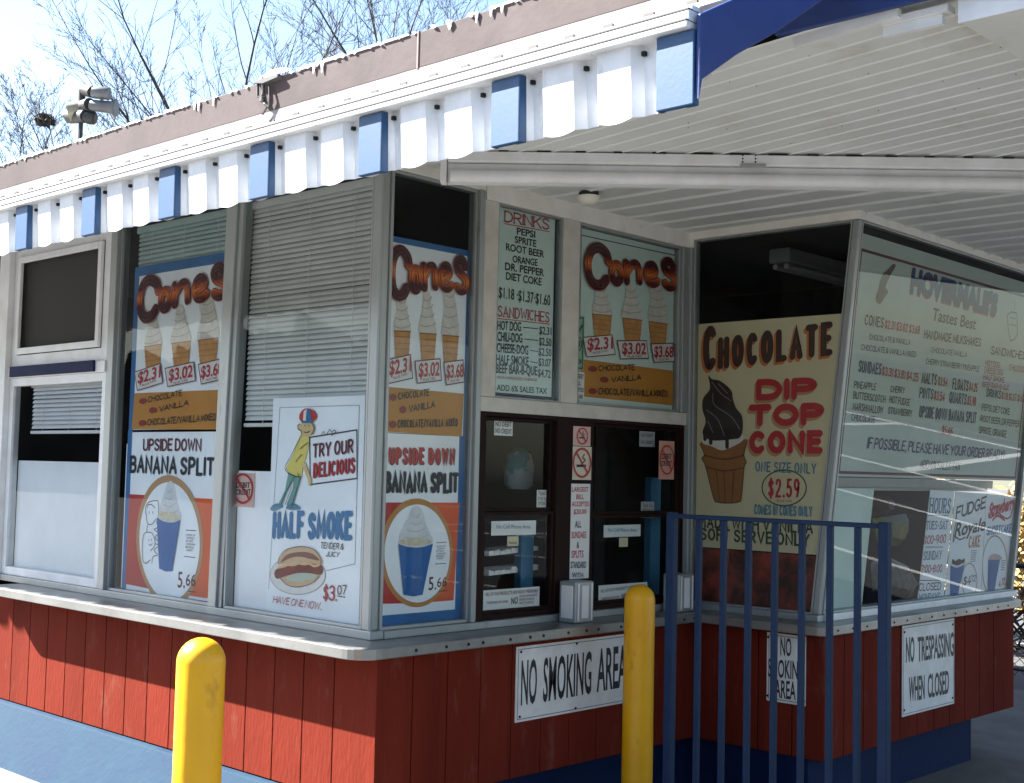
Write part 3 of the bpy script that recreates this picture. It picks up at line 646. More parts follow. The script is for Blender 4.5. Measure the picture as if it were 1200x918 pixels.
# --- roof, fascias
m = MB(); m.box(-5.4, AX1+.02, .1, .13, 3.262, 3.415); P_(m, 'roof_fascia', BROWNF, bevel=.003)
xj = PA.shift(-.1).hit(490, 60)[0]
m = MB(); m.box(xj-.005, xj+.005, .096, .11, 3.26, 3.419); P_(m, 'fascia_joint', mat('joint_dark', (.10, .06, .055), rough=.7))
m = MB(); m.box(-5.4, AX1+.019, .0995, .13, 3.2, 3.2615); P_(m, 'drip_edge', mat('drip_grey', (.13, .13, .13), (.08, .08, .08), sc=14, rough=.6))
m = MB(); m.box(-5.4, 5.2, .131, 6.2, 3.2115, 3.412); m.box(AX1+.021, 5.2, -.0745, .1305, 3.2115, 3.412); P_(m, 'roof', CONC)
m = MB(); m.box(AX1-.35, 5.2, -.10, -.075, 2.945, 3.20); m.box(AX1+.021, 5.2, -.1005, -.0745, 3.2, 3.41); m.box(5.201, 5.22, -.1, 6.2, 2.85, 3.41); m.box(-5.4, 5.2, 6.201, 6.22, 2.85, 3.41); P_(m, 'canopy_fascia', RAKE, bevel=.003)
m = MB(); m.prism([(1.96, -.072, 2.905), (2.30, -.072, 2.925), (2.30, -.072, 2.95), (1.96, -.072, 2.945)], (0, .03, 0)); P_(m, 'trim_strip', WHITEP)
m = MB(); m.box(2.24, 2.44, -.05, .0, 2.915, 2.935); m.box(2.24, 2.42, -.04, -.02, 2.885, 2.9145); P_(m, 'purlin_end', WHITEP)
p = zhit(1125, 27, 2.87); p2 = zhit(1200, 85, 2.87)
m = MB(); m.box(p.x, p.x+1.3, p.y, p2.y+1.2, 2.87, 2.99); P_(m, 'ceiling_box', SOFFIT, bevel=.004)
m = MB(); m.box(p.x-.003, p.x+1.3, p.y-.006, p.y-.0005, 2.868, 2.985); P_(m, 'ceiling_box_trim', WHITEP)
# flaking white drips along the roof edge
FYE = .1; m = MB(); random.seed(11); x = -5.3
while x < 2.2:
    L = random.choice([.010, .012, .014, .016, .02, .035]) if random.random() < .5 else .008
    wd = random.uniform(.008, .016)
    m.tube((x, FYE-.004, 3.418), (x+random.uniform(-.004, .004), FYE-.006, 3.418-L), wd, .003, n=6); x += random.uniform(.03, .13)
for c in (-1.55, -1.42, -.62, -.56, .42, .5, .56):
    m.tube((c, FYE-.005, 3.418), (c, FYE-.007, 3.418-random.uniform(.03, .055)), .008, .002, n=6)
x = -5.3
while x < 2.2:
    L = random.uniform(.1, .4)
    if random.random() < .75: m.box(x, x+L, FYE-.008, FYE+random.uniform(.02, .05), 3.4155, 3.418+random.uniform(.0, .008))
    x += L+random.uniform(.02, .1)
P_(m, 'roof_edge_flakes', SNOW)['kind'] = 'stuff'

# ================================================================== POSTERS AND SIGNS
zA, zA2, zA3 = zm(0, 250, 3.99), zm(0, 460, 3.99), zm(140, 550, 5.736)
zH, zH2, zH3 = zm(240, 450, 2.868), zm(310, 470, 6.117), zm(310, 620, 8.342)
zB1, zB2, zBc, zBb, zB3, zB4 = zm(420, 180, 3.0615), zm(420, 460, 3.0615), zm(445, 275, 6.33), zm(435, 500, 4.174), zm(640, 220, 3.277), zm(620, 470, 3.4)
zS1, zS2 = zm(560, 480, 3.67), zm(660, 490, 3.993)
zC5, zC2 = zm(800, 370, 2.625), zm(780, 480, 2.096)
zD1, zDa, zDb, zDe, zD2, zE = zm(970, 240, 2.783), zm(980, 290, 6.117), zm(1080, 310, 6.117), zm(1060, 560, 5.736), zm(940, 540, 2.427), zm(560, 700, 4.0)
IA, IB, IC, ID = PA.shift(-.022), PB.shift(-.022), PC.shift(-.022), PD.shift(-.022)
def rect(r): return [(r[0], r[1]), (r[2], r[1]), (r[2], r[3]), (r[0], r[3])]
def rect_of(pl, z, pts):                                    # mean axis-aligned rectangle of TL TR BR BL clicks
    h = [pl.hit(*z(*p)) for p in pts]
    return ((h[0][0]+h[3][0])/2, (h[2][1]+h[3][1])/2, (h[1][0]+h[2][0])/2, (h[0][1]+h[1][1])/2)
def at_rect(name, label, cat, pl, r, group=None): return thing(name, label, cat, pl.pt((r[0]+r[2])/2, r[1]), group)

# ---- cone price posters
RB = rect_of(IB, zB1, [(108, 312), (392, 372), (372, 1016), (80, 997)])
CSW = [[(135,640),(128,640),(126,605),(134,575),(136,540),(132,510),(140,494),(155,494),(165,508),(172,555),(183,605),(184,640)],
       [(218,648),(219,600),(229,560),(231,515),(236,494),(246,489),(254,500),(259,540),(270,590),(277,648)],
       [(300,655),(300,605),(308,560),(303,520),(305,490),(314,472),(326,466),(340,478),(345,520),(354,580),(357,655)]]
CWA = [[(126,637),(185,639),(178,742),(132,740)], [(218,645),(278,649),(270,752),(226,748)], [(300,652),(358,657),(350,760),(306,756)]]
CTG = [[(94,742),(183,722),(191,806),(104,826)], [(199,746),(289,737),(294,814),(208,825)], [(303,750),(371,741),(377,820),(312,831)]]
CTX = [('$2.31', (106,796), (184,780), 50), ('$3.02', (212,802), (286,796), 48), ('$3.68', (311,806), (372,802), 46)]
MAR = mat('title_maroon', (.23, .02, .02), rough=.5)
def cones_art(t, sf, ochre, wk=1.0):
    s = sf.zoom(zB1)
    def swirl(mb):
        for c in CSW: fill(mb, s, smooth_pts(c, True, 3), 2)
    draw(t, 'ice_cream_swirls', SOFTC, swirl)
    def lines(mb):
        for cx, ys in ((156, (528, 556, 588, 618)), (246, (520, 548, 580, 612)), (328, (508, 545, 580, 618))):
            for i, y in enumerate(ys): wd = 14+5*i; stroke(mb, s, [(cx-wd, y+2), (cx-wd*.2, y+9), (cx+wd*.7, y+3), (cx+wd, y-6)], 2.6, 3)
    draw(t, 'swirl_lines', mat('swirl_shade', (.34, .30, .25), rough=.5), lines)
    def wa(mb):
        for c in CWA: fill(mb, s, c, 3)
    draw(t, 'wafer_cones', WAFER, wa)
    def wl(mb):
        for c in CWA:
            for k in (.2, .42, .62): stroke(mb, s, [(c[0][0]+2, c[0][1]+(c[3][1]-c[0][1])*k), (c[1][0]-3, c[1][1]+(c[2][1]-c[1][1])*k)], 2, 4, smooth=False)
            stroke(mb, s, [c[0], c[1]], 4, 4, smooth=False)
    draw(t, 'wafer_lines', mat('wafer_dark', (.24, .12, .045), rough=.5), wl)
    for tg, (tx, a, b, h) in zip(CTG, CTX):
        pt_ = draw(t, 'price_tag', SIGNW, lambda mb: fill(mb, s, tg, 5))
        draw(pt_, 'tag_border', INKDR, lambda mb: stroke(mb, s, tg, 4, 6, closed=True, smooth=False))
        text(pt_, s, tx, a, b, h, INKR, 7, bold=.022)
        text(pt_, s, 'PLUS TAX', (a[0]+16, a[1]+16), (b[0]-14, b[1]+15), 9, INKDR, 7)
    draw(t, 'ochre_band', OCHRE, lambda mb: fill(mb, s, ochre, 1))
    # title in fat striped letters
    c = sf.zoom(zBc)
    L = [([(205,232),(192,165),(148,118),(105,140),(80,215),(74,300),(84,390),(115,450),(160,448),(188,400)], 72), (ellipse_pts(255, 335, 29, 78, 18), 62), ([(316,236),(318,300),(320,394)], 62), ([(330,300),(356,246),(384,240),(400,290),(402,388)], 60),
         ([(452,330),(505,300),(500,250),(478,232),(455,258),(447,320),(460,385),(492,402),(520,378)], 58), ([(622,240),(605,195),(578,190),(562,225),(575,275),(610,310),(632,350),(620,405),(590,418),(565,390)], 62)]
    def lay(wf, lv):
        def fn(mb):
            for pts, wd in L: stroke(mb, c, pts, wd*wf*wk, lv, closed=(len(pts) == 18))
        return fn
    draw(t, 'title_letters', MAR, lay(1.16, 8)); draw(t, 'title_letters', CONEG, lay(.92, 9)); draw(t, 'title_outline', MAR, lay(.52, 10)); draw(t, 'title_letters', CONEG, lay(.34, 11))
def flavours(t, s, rows, mt=INKK):
    for bx_, tx, a, b, h in rows:
        text(t, s, tx, a, b, h, mt, 4, style='s', w=.15, jit=.03)
        draw(t, 'bullet', MAR, lambda mb: fill(mb, s, ellipse_pts(bx_[0], bx_[1], bx_[2], bx_[2], 16), 4))
OCB = [(90,836),(377,862),(370,1016),(80,997)]
FLB = [((122,18,13), 'CHOCOLATE', (140,27), (252,12), 26), ((157,62,13), 'VANILLA', (178,73), (272,54), 26), ((121,115,13), 'CHOCOLATE/VANILLA MIXED', (138,128), (353,122), 30)]
# corner poster on the serving side, with blue border
t = at_rect('cones_poster', 'glossy cone price poster with blue border on the corner pane, no window blind above it', 'poster', IB, RB, 'cone price posters')
tb = IB.hit(*zB1(98, 290)), IB.hit(*zB1(408, 352))
bot_u = IB.hit(*zB2(40, 860))
blR = (y0+.002, RB[1]-.001, tb[1][0], (tb[0][1]+tb[1][1])/2)
sheet(IB, rect(blR), 'blue_border', POSTBL, t, 0, .004); sheet(IB, rect(RB), 'panel', POSTW, t, 1)
sfB = Surf(IB, zB1); s_ = Surf(IB.shift(STEP), zB1)
cones_art(t, s_, OCB, 1.0); flavours(t, s_.zoom(zB2), FLB)
# same poster behind the long side glass
RA = rect_of(IA, zm(0, 0, 1), [(169, 318), (272, 312), (262, 504), (151, 503)])
t = at_rect('cones_poster', 'dimmer cone price poster below a green blind, last letter cut off by the post', 'poster', IA, RA, 'cone price posters')
sheet(IA, rect((RA[0]-.045, RA[1]-.001, RA[2]+.02, RA[3]+.05)), 'blue_border', POSTBL, t, 0, .004); sheet(IA, rect(RA), 'panel', POSTW, t, 1)
sA = Surf(IA.shift(STEP), zB1, IB.shift(STEP), RB, RA); cones_art(t, sA, OCB, 1.3); flavours(t, sA.zoom(zB2), FLB)
# third one above the right serving hatch
R3 = rect_of(IB, zB3, [(133, 165), (505, 262), (492, 838), (140, 802)])
t = at_rect('cones_poster', 'cone price poster above the right serving hatch, beside a green banknote notice', 'poster', IB, R3, 'cone price posters')
sheet(IB, rect((R3[0]-.01, R3[1]-.03, R3[2]+.03, R3[3]+.02)), 'panel', MENUW, t, 0, .004)
s3 = Surf(IB.shift(STEP), zB1, IB.shift(STEP), RB, (R3[0], R3[1], R3[2]-.01, R3[3]-.03)); cones_art(t, s3, OCB, 1.22); flavours(t, s3.zoom(zB2), FLB)
draw(t, 'poster_outline', INKN, lambda mb: stroke(mb, Surf(IB, zB3), [(132,182),(500,262),(492,790)], 4, 1, smooth=False))

# ---- banana split posters
RBB = rect_of(IB, zBb, [(50, 28), (443, 52), (395, 905), (18, 918)])
def banana(name, label, pl, R, cartoon=False, src=True):
    t = at_rect(name, label, 'poster', pl, R, 'banana split posters')
    sheet(pl, rect(R), 'panel', POSTW, t, 1, .003)
    s = Surf(pl.shift(STEP), zBb, IB.shift(STEP), RBB, R) if not src else Surf(pl.shift(STEP), zBb)
    draw(t, 'red_band', PRED, lambda mb: fill(mb, s, [(36,372),(232,372),(222,864),(20,868)], 1))
    draw(t, 'orange_band', PORANGE, lambda mb: fill(mb, s, [(232.5,372),(432,372),(402,850),(222.5,864)], 1))
    sB = s
    if cartoon:
        za, zb_ = Surf(pl.shift(STEP), zA3), Surf(pl.shift(STEP), zA2)
        text(t, zb_, 'UPSIDE DOWN', (670, 274), (943, 277), 58, INKDR, 3, style='s', w=.17, jit=.02, seed=3)
        text(t, zb_, 'BANANA SPLIT', (608, 378), (1002, 392), 82, INKK, 3, style='s', w=.19, jit=.03, seed=5)
        a0, a1 = za.uv(108, 858), za.uv(574, 48); b0_, b1_ = sB.uv(42, 884), sB.uv(398, 352)
        kx, ky = (a1[0]-a0[0])/(b1_[0]-b0_[0]), (a1[1]-a0[1])/(b1_[1]-b0_[1])
        s = Surf(pl.shift(STEP), zBb, IB.shift(STEP), RBB, (a0[0]+(R[0]-b0_[0])*kx, a0[1]+(R[1]-b0_[1])*ky, a0[0]+(R[2]-b0_[0])*kx, a0[1]+(R[3]-b0_[1])*ky))
    for d, mt, lv in () if cartoon else (((4, 5), INKDR, 2), ((0, 0), INKR, 3)):
        text(t, s, 'UPSIDE DOWN', (82, 184), (405, 186), 84, mt, lv, style='s', w=.19, jit=.02, d=d, seed=3)
    if not cartoon: text(t, s, 'BANANA SPLIT', (60, 328), (424, 326), 108, INKK, 3, style='s', w=.20, jit=.03, seed=5)
    draw(t, 'oval_border', PTAN if cartoon else INKTAN, lambda mb: fill(mb, s, ellipse_pts(220, 618, 178, 266, 56), 2))
    draw(t, 'oval', POSTW, lambda mb: fill(mb, s, ellipse_pts(222, 621, 160, 240, 56), 3))
    cw_ = .74 if cartoon else 1.; cx_ = lambda x: 226+(x-212)*cw_ if cartoon else x; cy_ = lambda y: 531+(y-574)*.843 if cartoon else y
    draw(t, 'whipped_swirl', SWGREY, lambda mb: fill(mb, s, smooth_pts([(cx_(q[0]), cy_(q[1])) for q in [(140,560),(150,500),(175,450),(195,405),(225,390),(250,420),(262,470),(282,520),(290,565)]], True, 4), 4))
    def sl(mb):
        for y in (430, 465, 500, 535): stroke(mb, s, [(cx_(215-(y-390)*.4), cy_(y+6)), (cx_(220), cy_(y+14)), (cx_(215+(y-390)*.42), cy_(y-6))], 3, 5)
    draw(t, 'swirl_lines', mat('swirl_line', (.44, .45, .44), rough=.5), sl)
    draw(t, 'cup_rim', SIGNW, lambda mb: fill(mb, s, ellipse_pts(cx_(212), cy_(566), 86*cw_, 26, 28), 5))
    draw(t, 'cup_filling', mat('custard', (.52, .46, .28), (.66, .62, .5), sc=40, rough=.5), lambda mb: fill(mb, s, ellipse_pts(cx_(211), cy_(563), 78*cw_, 20, 28), 6))
    draw(t, 'cup', CUPB, lambda mb: fill(mb, s, [(cx_(q[0]), cy_(q[1])) for q in [(127,574),(170,588),(212,592),(255,588),(296,572),(245,822),(200,830),(152,822)]], 7))
    text(t, s, '5.', (277, 800), (314, 796), 62, INKDR, 4, bold=.01); text(t, s, '66', (318, 786), (365, 780), 45, INKDR, 4, bold=.01)
    def tiny(mb):
        for i in range(6): letters(mb, s, ['CHOICE OF', 'TOPPINGS', 'SOFT SERVE', 'CREAM', 'BANANA', 'CHERRY'][i], (314+(i % 2)*3, 590+i*12), (360-(i % 3)*5, 588+i*12), 8, 4)
        stroke(mb, s, [(316,568),(364,565)], 3, 4, smooth=False); stroke(mb, s, [(310,672),(362,670)], 3, 4, smooth=False); stroke(mb, s, [(330,806),(368,802)], 3, 4, smooth=False)
    draw(t, 'small_print', INKK, tiny)
    return t, s
t, s = banana('banana_split_poster', 'banana split poster with blue border on the corner pane beside the left serving hatch', IB, RBB)
sheet(IB, rect((y0+.002, RBB[1]-.045, RBB[2]+.035, RB[1]-.002)), 'blue_border', POSTBL, t, 0, .004)
RAA = (RA[0]-.005, rect_of(IA, zA3, [(30,745),(640,800),(630,905),(25,872)])[1], (IA.hit(256, 579)[0]+IA.hit(251, 690)[0])/2, RA[1]-.012)
t, s = banana('banana_split_poster', 'banana split poster with a small line cartoon in its oval, on the long side', IA, RAA, True, False)
sheet(IA, rect((RAA[0]-.045, RAA[1]-.02, RAA[0]-.001, RA[1]-.002)), 'blue_border', POSTBL, t, 0, .004)
sc_ = Surf(IA.shift(STEP), zA3)
def toon(mb):
    for p in ([(182,300),(185,250),(205,222),(245,212),(268,225),(268,330),(258,335)], [(195,260),(200,240),(225,240),(245,262)], [(188,300),(190,345),(205,372),(230,365),(250,335)], [(205,285),(207,300)], [(230,285),(232,300)],
              [(196,375),(188,420)], [(165,470),(170,440),(190,425),(225,430),(245,480),(240,520),(215,548)], [(163,470),(160,540),(165,615),(185,632),(212,610)], [(255,350),(262,390),(240,405),(266,430),(245,460),(265,480)], [(245,500),(270,515),(240,545),(262,575),(232,590),(225,632)], [(205,470),(206,482)], [(222,468),(223,480)], [(205,505),(215,512),(228,500)]):
        stroke(mb, sc_, p, 5, 5)
draw(t, 'line_cartoon', INKK, toon)
# plain board strip beside the poster
r = (-2.0, .95, RAA[0]-.05, PA.hit(140, 520)[1])
t = at_rect('white_board', 'narrow pale board strip left of the long-side banana poster', 'board', IA, r); sheet(IA.shift(-.01), rect(r), 'panel', POSTW, t, 0, .004)

# ---- drinks and sandwiches menu
s = Surf(IB, zB1)
RD = rect_of(IB, zB1, [(494, 178), (708, 228), (690, 878), (470, 850)])
t = at_rect('drinks_menu', 'pale green drinks and sandwiches price list in the narrow window', 'menu', IB, RD)
sheet(IB, rect(RD), 'panel', MENUW, t, 0, .004)
sheet(IB.shift(-.002), rect((RD[0]-.03, RD[1]-.03, RD[2]+.05, RD[3]+.03)), 'backing', NAVYTRIM, t, 0, .004)
text(t, s, 'DRINKS', (522, 246), (684, 276), 42, INKR, 2, style='s', w=.13, serif=True)
for tx, a, b, h in (('PEPSI', (567,290), (633,303), 24), ('SPRITE', (560,320), (637,336), 24), ('ROOT BEER', (528,347), (665,374), 25), ('ORANGE', (552,390), (641,404), 24), ('DR. PEPPER', (525,417), (665,441), 26), ('DIET COKE', (528,452), (656,474), 26)):
    text(t, s, tx, a, b, h, INKK, 2, bold=.02)
text(t, s, '$1.18 ·$1.37·$1.60', (502, 517), (687, 546), 38, INKK, 2, bold=.012)
text(t, s, 'SANDWICHES', (498, 585), (684, 608), 40, INKR, 2, style='s', w=.12, serif=True)
draw(t, 'underline', INKR, lambda mb: (stroke(mb, s, [(498,592),(684,613)], 3, 2, smooth=False), stroke(mb, s, [(522,252),(684,281)], 3, 2, smooth=False)))
for tx, a, b, h, pr, c, d in (('HOT DOG', (497,632), (582,638), 32, '$2.31', (648,648), (691,652)), ('CHILI-DOG', (497,672), (587,679), 32, '$2.50', (647,687), (691,692)), ('CHEESE-DOG', (495,712), (608,722), 32, '$2.50', (645,724), (691,729)), ('HALF SMOKE', (493,753), (610,762), 32, '$3.07', (645,761), (689,766)), ('BEEF BAR-B-QUE', (492,787), (640,796), 32, '$4.72', (643,800), (688,806))):
    text(t, s, tx, a, b, h, INKK, 2, bold=.02); text(t, s, pr, c, d, 27, INKK, 2, bold=.012)
def dash(mb):
    for y, xa in ((624, 590), (666, 594), (706, 614), (747, 616)): stroke(mb, s, [(xa, y), (643, y+5)], 3, 2, smooth=False)
draw(t, 'dashes', INKK, dash)
text(t, s, 'WITH SHREDDED CABBAGE', (495, 808), (640, 818), 11, INKR, 2); text(t, s, 'ADD 6% SALES TAX', (495, 850), (675, 863), 21, INKK, 2, bold=.012)

# ---- half smoke poster
s = Surf(IA.shift(STEP), zH)
RH = rect_of(IA, zH, [(232, 55), (547, 32), (510, 850), (205, 790)])
t = at_rect('half_smoke_poster', 'white half smoke sausage poster with a boy holding a sign', 'poster', IA, RH)
sheet(IA, rect(RH), 'panel', POSTW, t, 1, .004)
draw(t, 'border_line', INKGY, lambda mb: (stroke(mb, s, [(520,72),(253,80),(215,690)], 2, 1, smooth=False), stroke(mb, s, [(520,72),(505,605),(410,628)], 2.4, 1, smooth=False)))
s2 = s.zoom(zH2)
draw(t, 'sign_edge', INKK, lambda mb: stroke(mb, s2, [(326,262),(664,208),(666,556),(330,600)], 9, 2, closed=True, smooth=False))
text(t, s2, 'TRY OUR', (348, 410), (640, 375), 102, INKDR, 3, style='s', w=.17, jit=.02)
text(t, s2, 'DELICIOUS', (350, 553), (650, 515), 108, INKR, 3, style='s', w=.17, jit=.02)
text(t, s2, 'DELICIOUS', (353, 556), (653, 518), 108, INKDR, 2, style='s', w=.17, jit=.02)
draw(t, 'drawn_trousers', GTROU, lambda mb: (fill(mb, s2, [(172,515),(222,545),(165,650),(130,740),(100,745),(150,640)], 2), fill(mb, s2, [(215,545),(268,545),(245,620),(205,755),(160,745),(205,630)], 2.3)))
draw(t, 'drawn_shirt', YSHIRT, lambda mb: fill(mb, s2, smooth_pts([(270,250),(320,260),(318,330),(300,410),(278,470),(268,545),(215,535),(165,500),(160,480),(205,390),(235,310)], True, 3), 3))
draw(t, 'drawn_skin', SKIN, lambda mb: (fill(mb, s2, smooth_pts([(262,165),(300,155),(352,165),(366,195),(350,240),(310,252),(272,245),(265,215),(248,200),(250,175)], True, 3), 4), fill(mb, s2, [(272,455),(298,440),(345,570),(335,612),(320,605),(318,570)], 4)))
draw(t, 'drawn_cap', PRED, lambda mb: fill(mb, s2, smooth_pts([(262,140),(258,100),(285,62),(322,54),(360,70),(380,100),(375,130),(352,148),(300,155)], True, 3), 5))
draw(t, 'cap_stripe', SIGNW, lambda mb: fill(mb, s2, [(285,140),(290,75),(312,58),(305,145)], 6)); draw(t, 'cap_stripe', INKB, lambda mb: (fill(mb, s2, [(308,145),(316,58),(336,64),(345,140)], 6), fill(mb, s2, [(268,148),(330,140),(362,146),(350,158),(280,160)], 6.4)))
draw(t, 'drawn_shoes', INKT, lambda mb: (fill(mb, s2, smooth_pts([(45,780),(60,750),(95,735),(132,745),(130,765),(80,788)], True, 3), 3), fill(mb, s2, smooth_pts([(158,770),(172,745),(215,735),(258,760),(255,780),(190,782)], True, 3), 3)))
def ol(mb):
    for p in ([(270,250),(205,385),(158,485),(215,535),(268,545)], [(320,300),(280,330),(265,345)], [(276,385),(245,420),(236,440)], [(222,545),(165,650),(132,740)], [(205,620),(160,742)], [(268,548),(240,640),(205,755)], [(248,520),(262,545)], [(300,175),(303,182)], [(326,172),(328,180)], [(292,222),(312,228),(332,218)], [(262,165),(248,180),(252,205),(270,215),(275,250)], [(352,165),(364,200),(348,240)],
              [(420,240),(435,220),(440,240)], [(460,240),(478,205),(492,225),(510,210),(522,225),(490,248)], [(180,520),(235,542)]): stroke(mb, s2, p, 6, 7)
draw(t, 'drawn_outline', INKK, ol)
text(t, s, 'HALF SMOKE', (228, 520), (497, 526), 92, INKB, 3, style='s', w=.20, jit=.03)
s4 = s.zoom(zH3)
text(t, s4, 'TENDER &', (548, 190), (775, 205), 62, INKK, 3, style='s', w=.13, shear=.18, jit=.03); text(t, s4, 'JUICY', (602, 270), (735, 278), 52, INKK, 3, style='s', w=.13, shear=.18)
text(t, s4, '$3.', (575, 700), (712, 708), 155, INKR, 3, style='s', w=.13); text(t, s4, '07', (715, 645), (805, 642), 95, INKDR, 3, style='s', w=.12)
draw(t, 'underline', INKDR, lambda mb: stroke(mb, s4, [(715,655),(795,668)], 8, 3, smooth=False))
text(t, s4, 'HAVE ONE NOW...', (85, 722), (570, 795), 72, INKR, 3, style='s', w=.11, shear=.25, jit=.02)
draw(t, 'plate', SIGNW, lambda mb: fill(mb, s4, ellipse_pts(330, 450, 270, 190, 40), 2)); draw(t, 'plate_edge', INKGY, lambda mb: stroke(mb, s4, ellipse_pts(330, 450, 270, 190, 40), 6, 2.5, closed=True, smooth=False))
draw(t, 'bun', mat('bun', (.55, .36, .20), (.62, .44, .27), sc=60, rough=.5), lambda mb: (fill(mb, s4, smooth_pts([(145,345),(160,270),(230,200),(370,172),(490,200),(550,270),(560,345),(350,320)], True, 4), 3), fill(mb, s4, smooth_pts([(160,470),(260,440),(400,420),(545,455),(470,530),(340,565),(230,540)], True, 4), 3)))
draw(t, 'bun_inside', mat('bun_dark', (.20, .08, .05), rough=.5), lambda mb: fill(mb, s4, smooth_pts([(165,330),(230,250),(370,225),(480,245),(540,310),(350,270),(250,290)], True, 4), 4))
draw(t, 'onions', mat('onion', (.36, .44, .36), (.50, .54, .44), sc=120, rough=.6), lambda mb: fill(mb, s4, smooth_pts([(215,480),(320,430),(420,420),(530,460),(450,500),(330,520)], True, 4), 4))
draw(t, 'sausage', mat('sausage', (.13, .018, .014), (.20, .03, .02), sc=30, rough=.4), lambda mb: stroke(mb, s4, [(135,440),(220,410),(340,382),(460,385),(550,400)], 96, 5))
draw(t, 'mustard', mat('mustard', (.62, .36, .12), (.7, .5, .25), sc=90, rough=.5), lambda mb: stroke(mb, s4, [(150,375),(200,365),(245,350),(300,352),(350,335),(400,345),(450,338),(500,362),(550,350)], 24, 6))
draw(t, 'bun_edge', INKK, lambda mb: (stroke(mb, s4, [(145,350),(160,270),(230,200),(370,172),(490,200),(550,270),(562,340)], 6, 6), stroke(mb, s4, [(165,480),(230,545),(340,568),(470,532),(545,465)], 6, 6)))

# ---- white board behind it, no-debit sticker
rb = (RH[0]-.26, .95, RH[2]+.03, PA.hit(290, 552)[1])
t = at_rect('white_board', 'plain white backing board behind the half smoke poster', 'board', IA, rb); sheet(IA.shift(-.008), rect(rb), 'panel', BOARDW, t, 0, .004)
def nosign(name, label, pl, z, quad, kind, paper=PINKST, lay=2, cat='sticker', ctr=None, rr=None, group=None):
    s = Surf(pl, z); R = rect_of(pl, z, quad)
    t = at_rect(name, label, cat, pl, R, group); sheet(pl, rect(R), 'panel', paper, t, lay, .001)
    cx, cy = ctr; rx, ry = rr
    draw(t, 'ring', INKR, lambda mb: (stroke(mb, s, ellipse_pts(cx, cy, rx, ry, 28), rx*.24, lay+3, closed=True, smooth=False), stroke(mb, s, [(cx-rx*.66, cy-ry*.72), (cx+rx*.66, cy+ry*.72)], rx*.22, lay+3.5, smooth=False)))
    if kind == 'smoke':
        draw(t, 'cigarette', INKK, lambda mb: (fill(mb, s, [(cx-rx*.6, cy+ry*.12), (cx+rx*.5, cy+ry*.12), (cx+rx*.5, cy+ry*.3), (cx-rx*.6, cy+ry*.3)], lay+1), stroke(mb, s, [(cx+rx*.1, cy-ry*.0), (cx+rx*.4, cy-ry*.2), (cx+rx*.1, cy-ry*.35), (cx+rx*.3, cy-ry*.6)], rx*.16, lay+1)))
    else:
        text(t, s, 'DEBIT', (cx-rx*.72, cy-ry*.06), (cx+rx*.72, cy-ry*.06), ry*.36, INKK, lay+1, bold=.02); text(t, s, 'CREDIT', (cx-rx*.78, cy+ry*.42), (cx+rx*.78, cy+ry*.42), ry*.36, INKK, lay+1, bold=.02)
    return t
nosign('no_debit_sticker', 'faded pink no debit or credit sticker on the board left of the half smoke poster', IA.shift(-.0075), zH, [(95,295),(172,305),(165,415),(90,412)], 'debit', ctr=(131,352), rr=(32,48))

# ---- blinds
def blind(name, label, mt, x0, x1, z0, z1, pitch, y=.05, tilt=72, cords=3, wid=.0275):
    t = thing(name, label, 'blind', ((x0+x1)/2, y, z0))
    m = MB(); z = z1-.03; a = math.radians(tilt); random.seed(int(z1*100)); hw = wid/2
    while z > z0+.02:
        j = random.uniform(-.0012, .0012); a = math.radians(tilt+random.gauss(0, 3.5)); dy, dz = hw*math.cos(a), hw*math.sin(a)
        m.add([(x0, y-dy, z-dz+j), (x1, y-dy, z-dz-j), (x1, y-.002, z+.0015), (x0, y-.002, z+.0015), (x1, y+dy, z+dz), (x0, y+dy, z+dz)], [(0, 1, 2, 3), (3, 2, 4, 5)]); z -= pitch
    o = m.build('slats', mt, t); sd = o.modifiers.new('thick', 'SOLIDIFY'); sd.thickness = .0006
    m = MB(); m.box(x0, x1, y-.02, y+.02, z1-.025, z1+.01); m.build('head_rail', mt, t, bevel=.003)
    m = MB(); m.box(x0, x1, y-.014, y+.014, z0, z0+.018); m.build('bottom_rail', mt, t, bevel=.004)
    m = MB()
    for k in range(cords):
        x = x0+(x1-x0)*(k+.5)/cords; m.tube((x, y-.016, z0+.01), (x, y-.016, z1-.02), .0012, n=4)
    m.build('cord', BLINDW, t)
    return t
zb2 = PA.hit(300, 500)[1]
blind('venetian_blind', 'grey venetian blind lowered over the half smoke window', BLINDG, -.985, -.07, zb2, 2.81, .0235, tilt=66)
blind('venetian_blind', 'greenish venetian blind above the cone poster of the long side', BLINDT, -2.0, -1.11, 2.05, 2.81, .0235, y=.06, tilt=66)
zb0 = PA.hit(70, 508)[1]
blind('venetian_blind', 'white venetian blind half raised in the leftmost lower window', BLINDW, -3.09, -2.19, zb0, zs1-.06, .024, y=.06, tilt=60)
r = (-3.19, .99, -2.195, PA.hit(70, 541)[1])
t = at_rect('white_board', 'white board blocking the bottom of the leftmost window', 'board', IA, r); sheet(IA.shift(-.012), rect(r), 'panel', BOARDW, t, 0, .006)

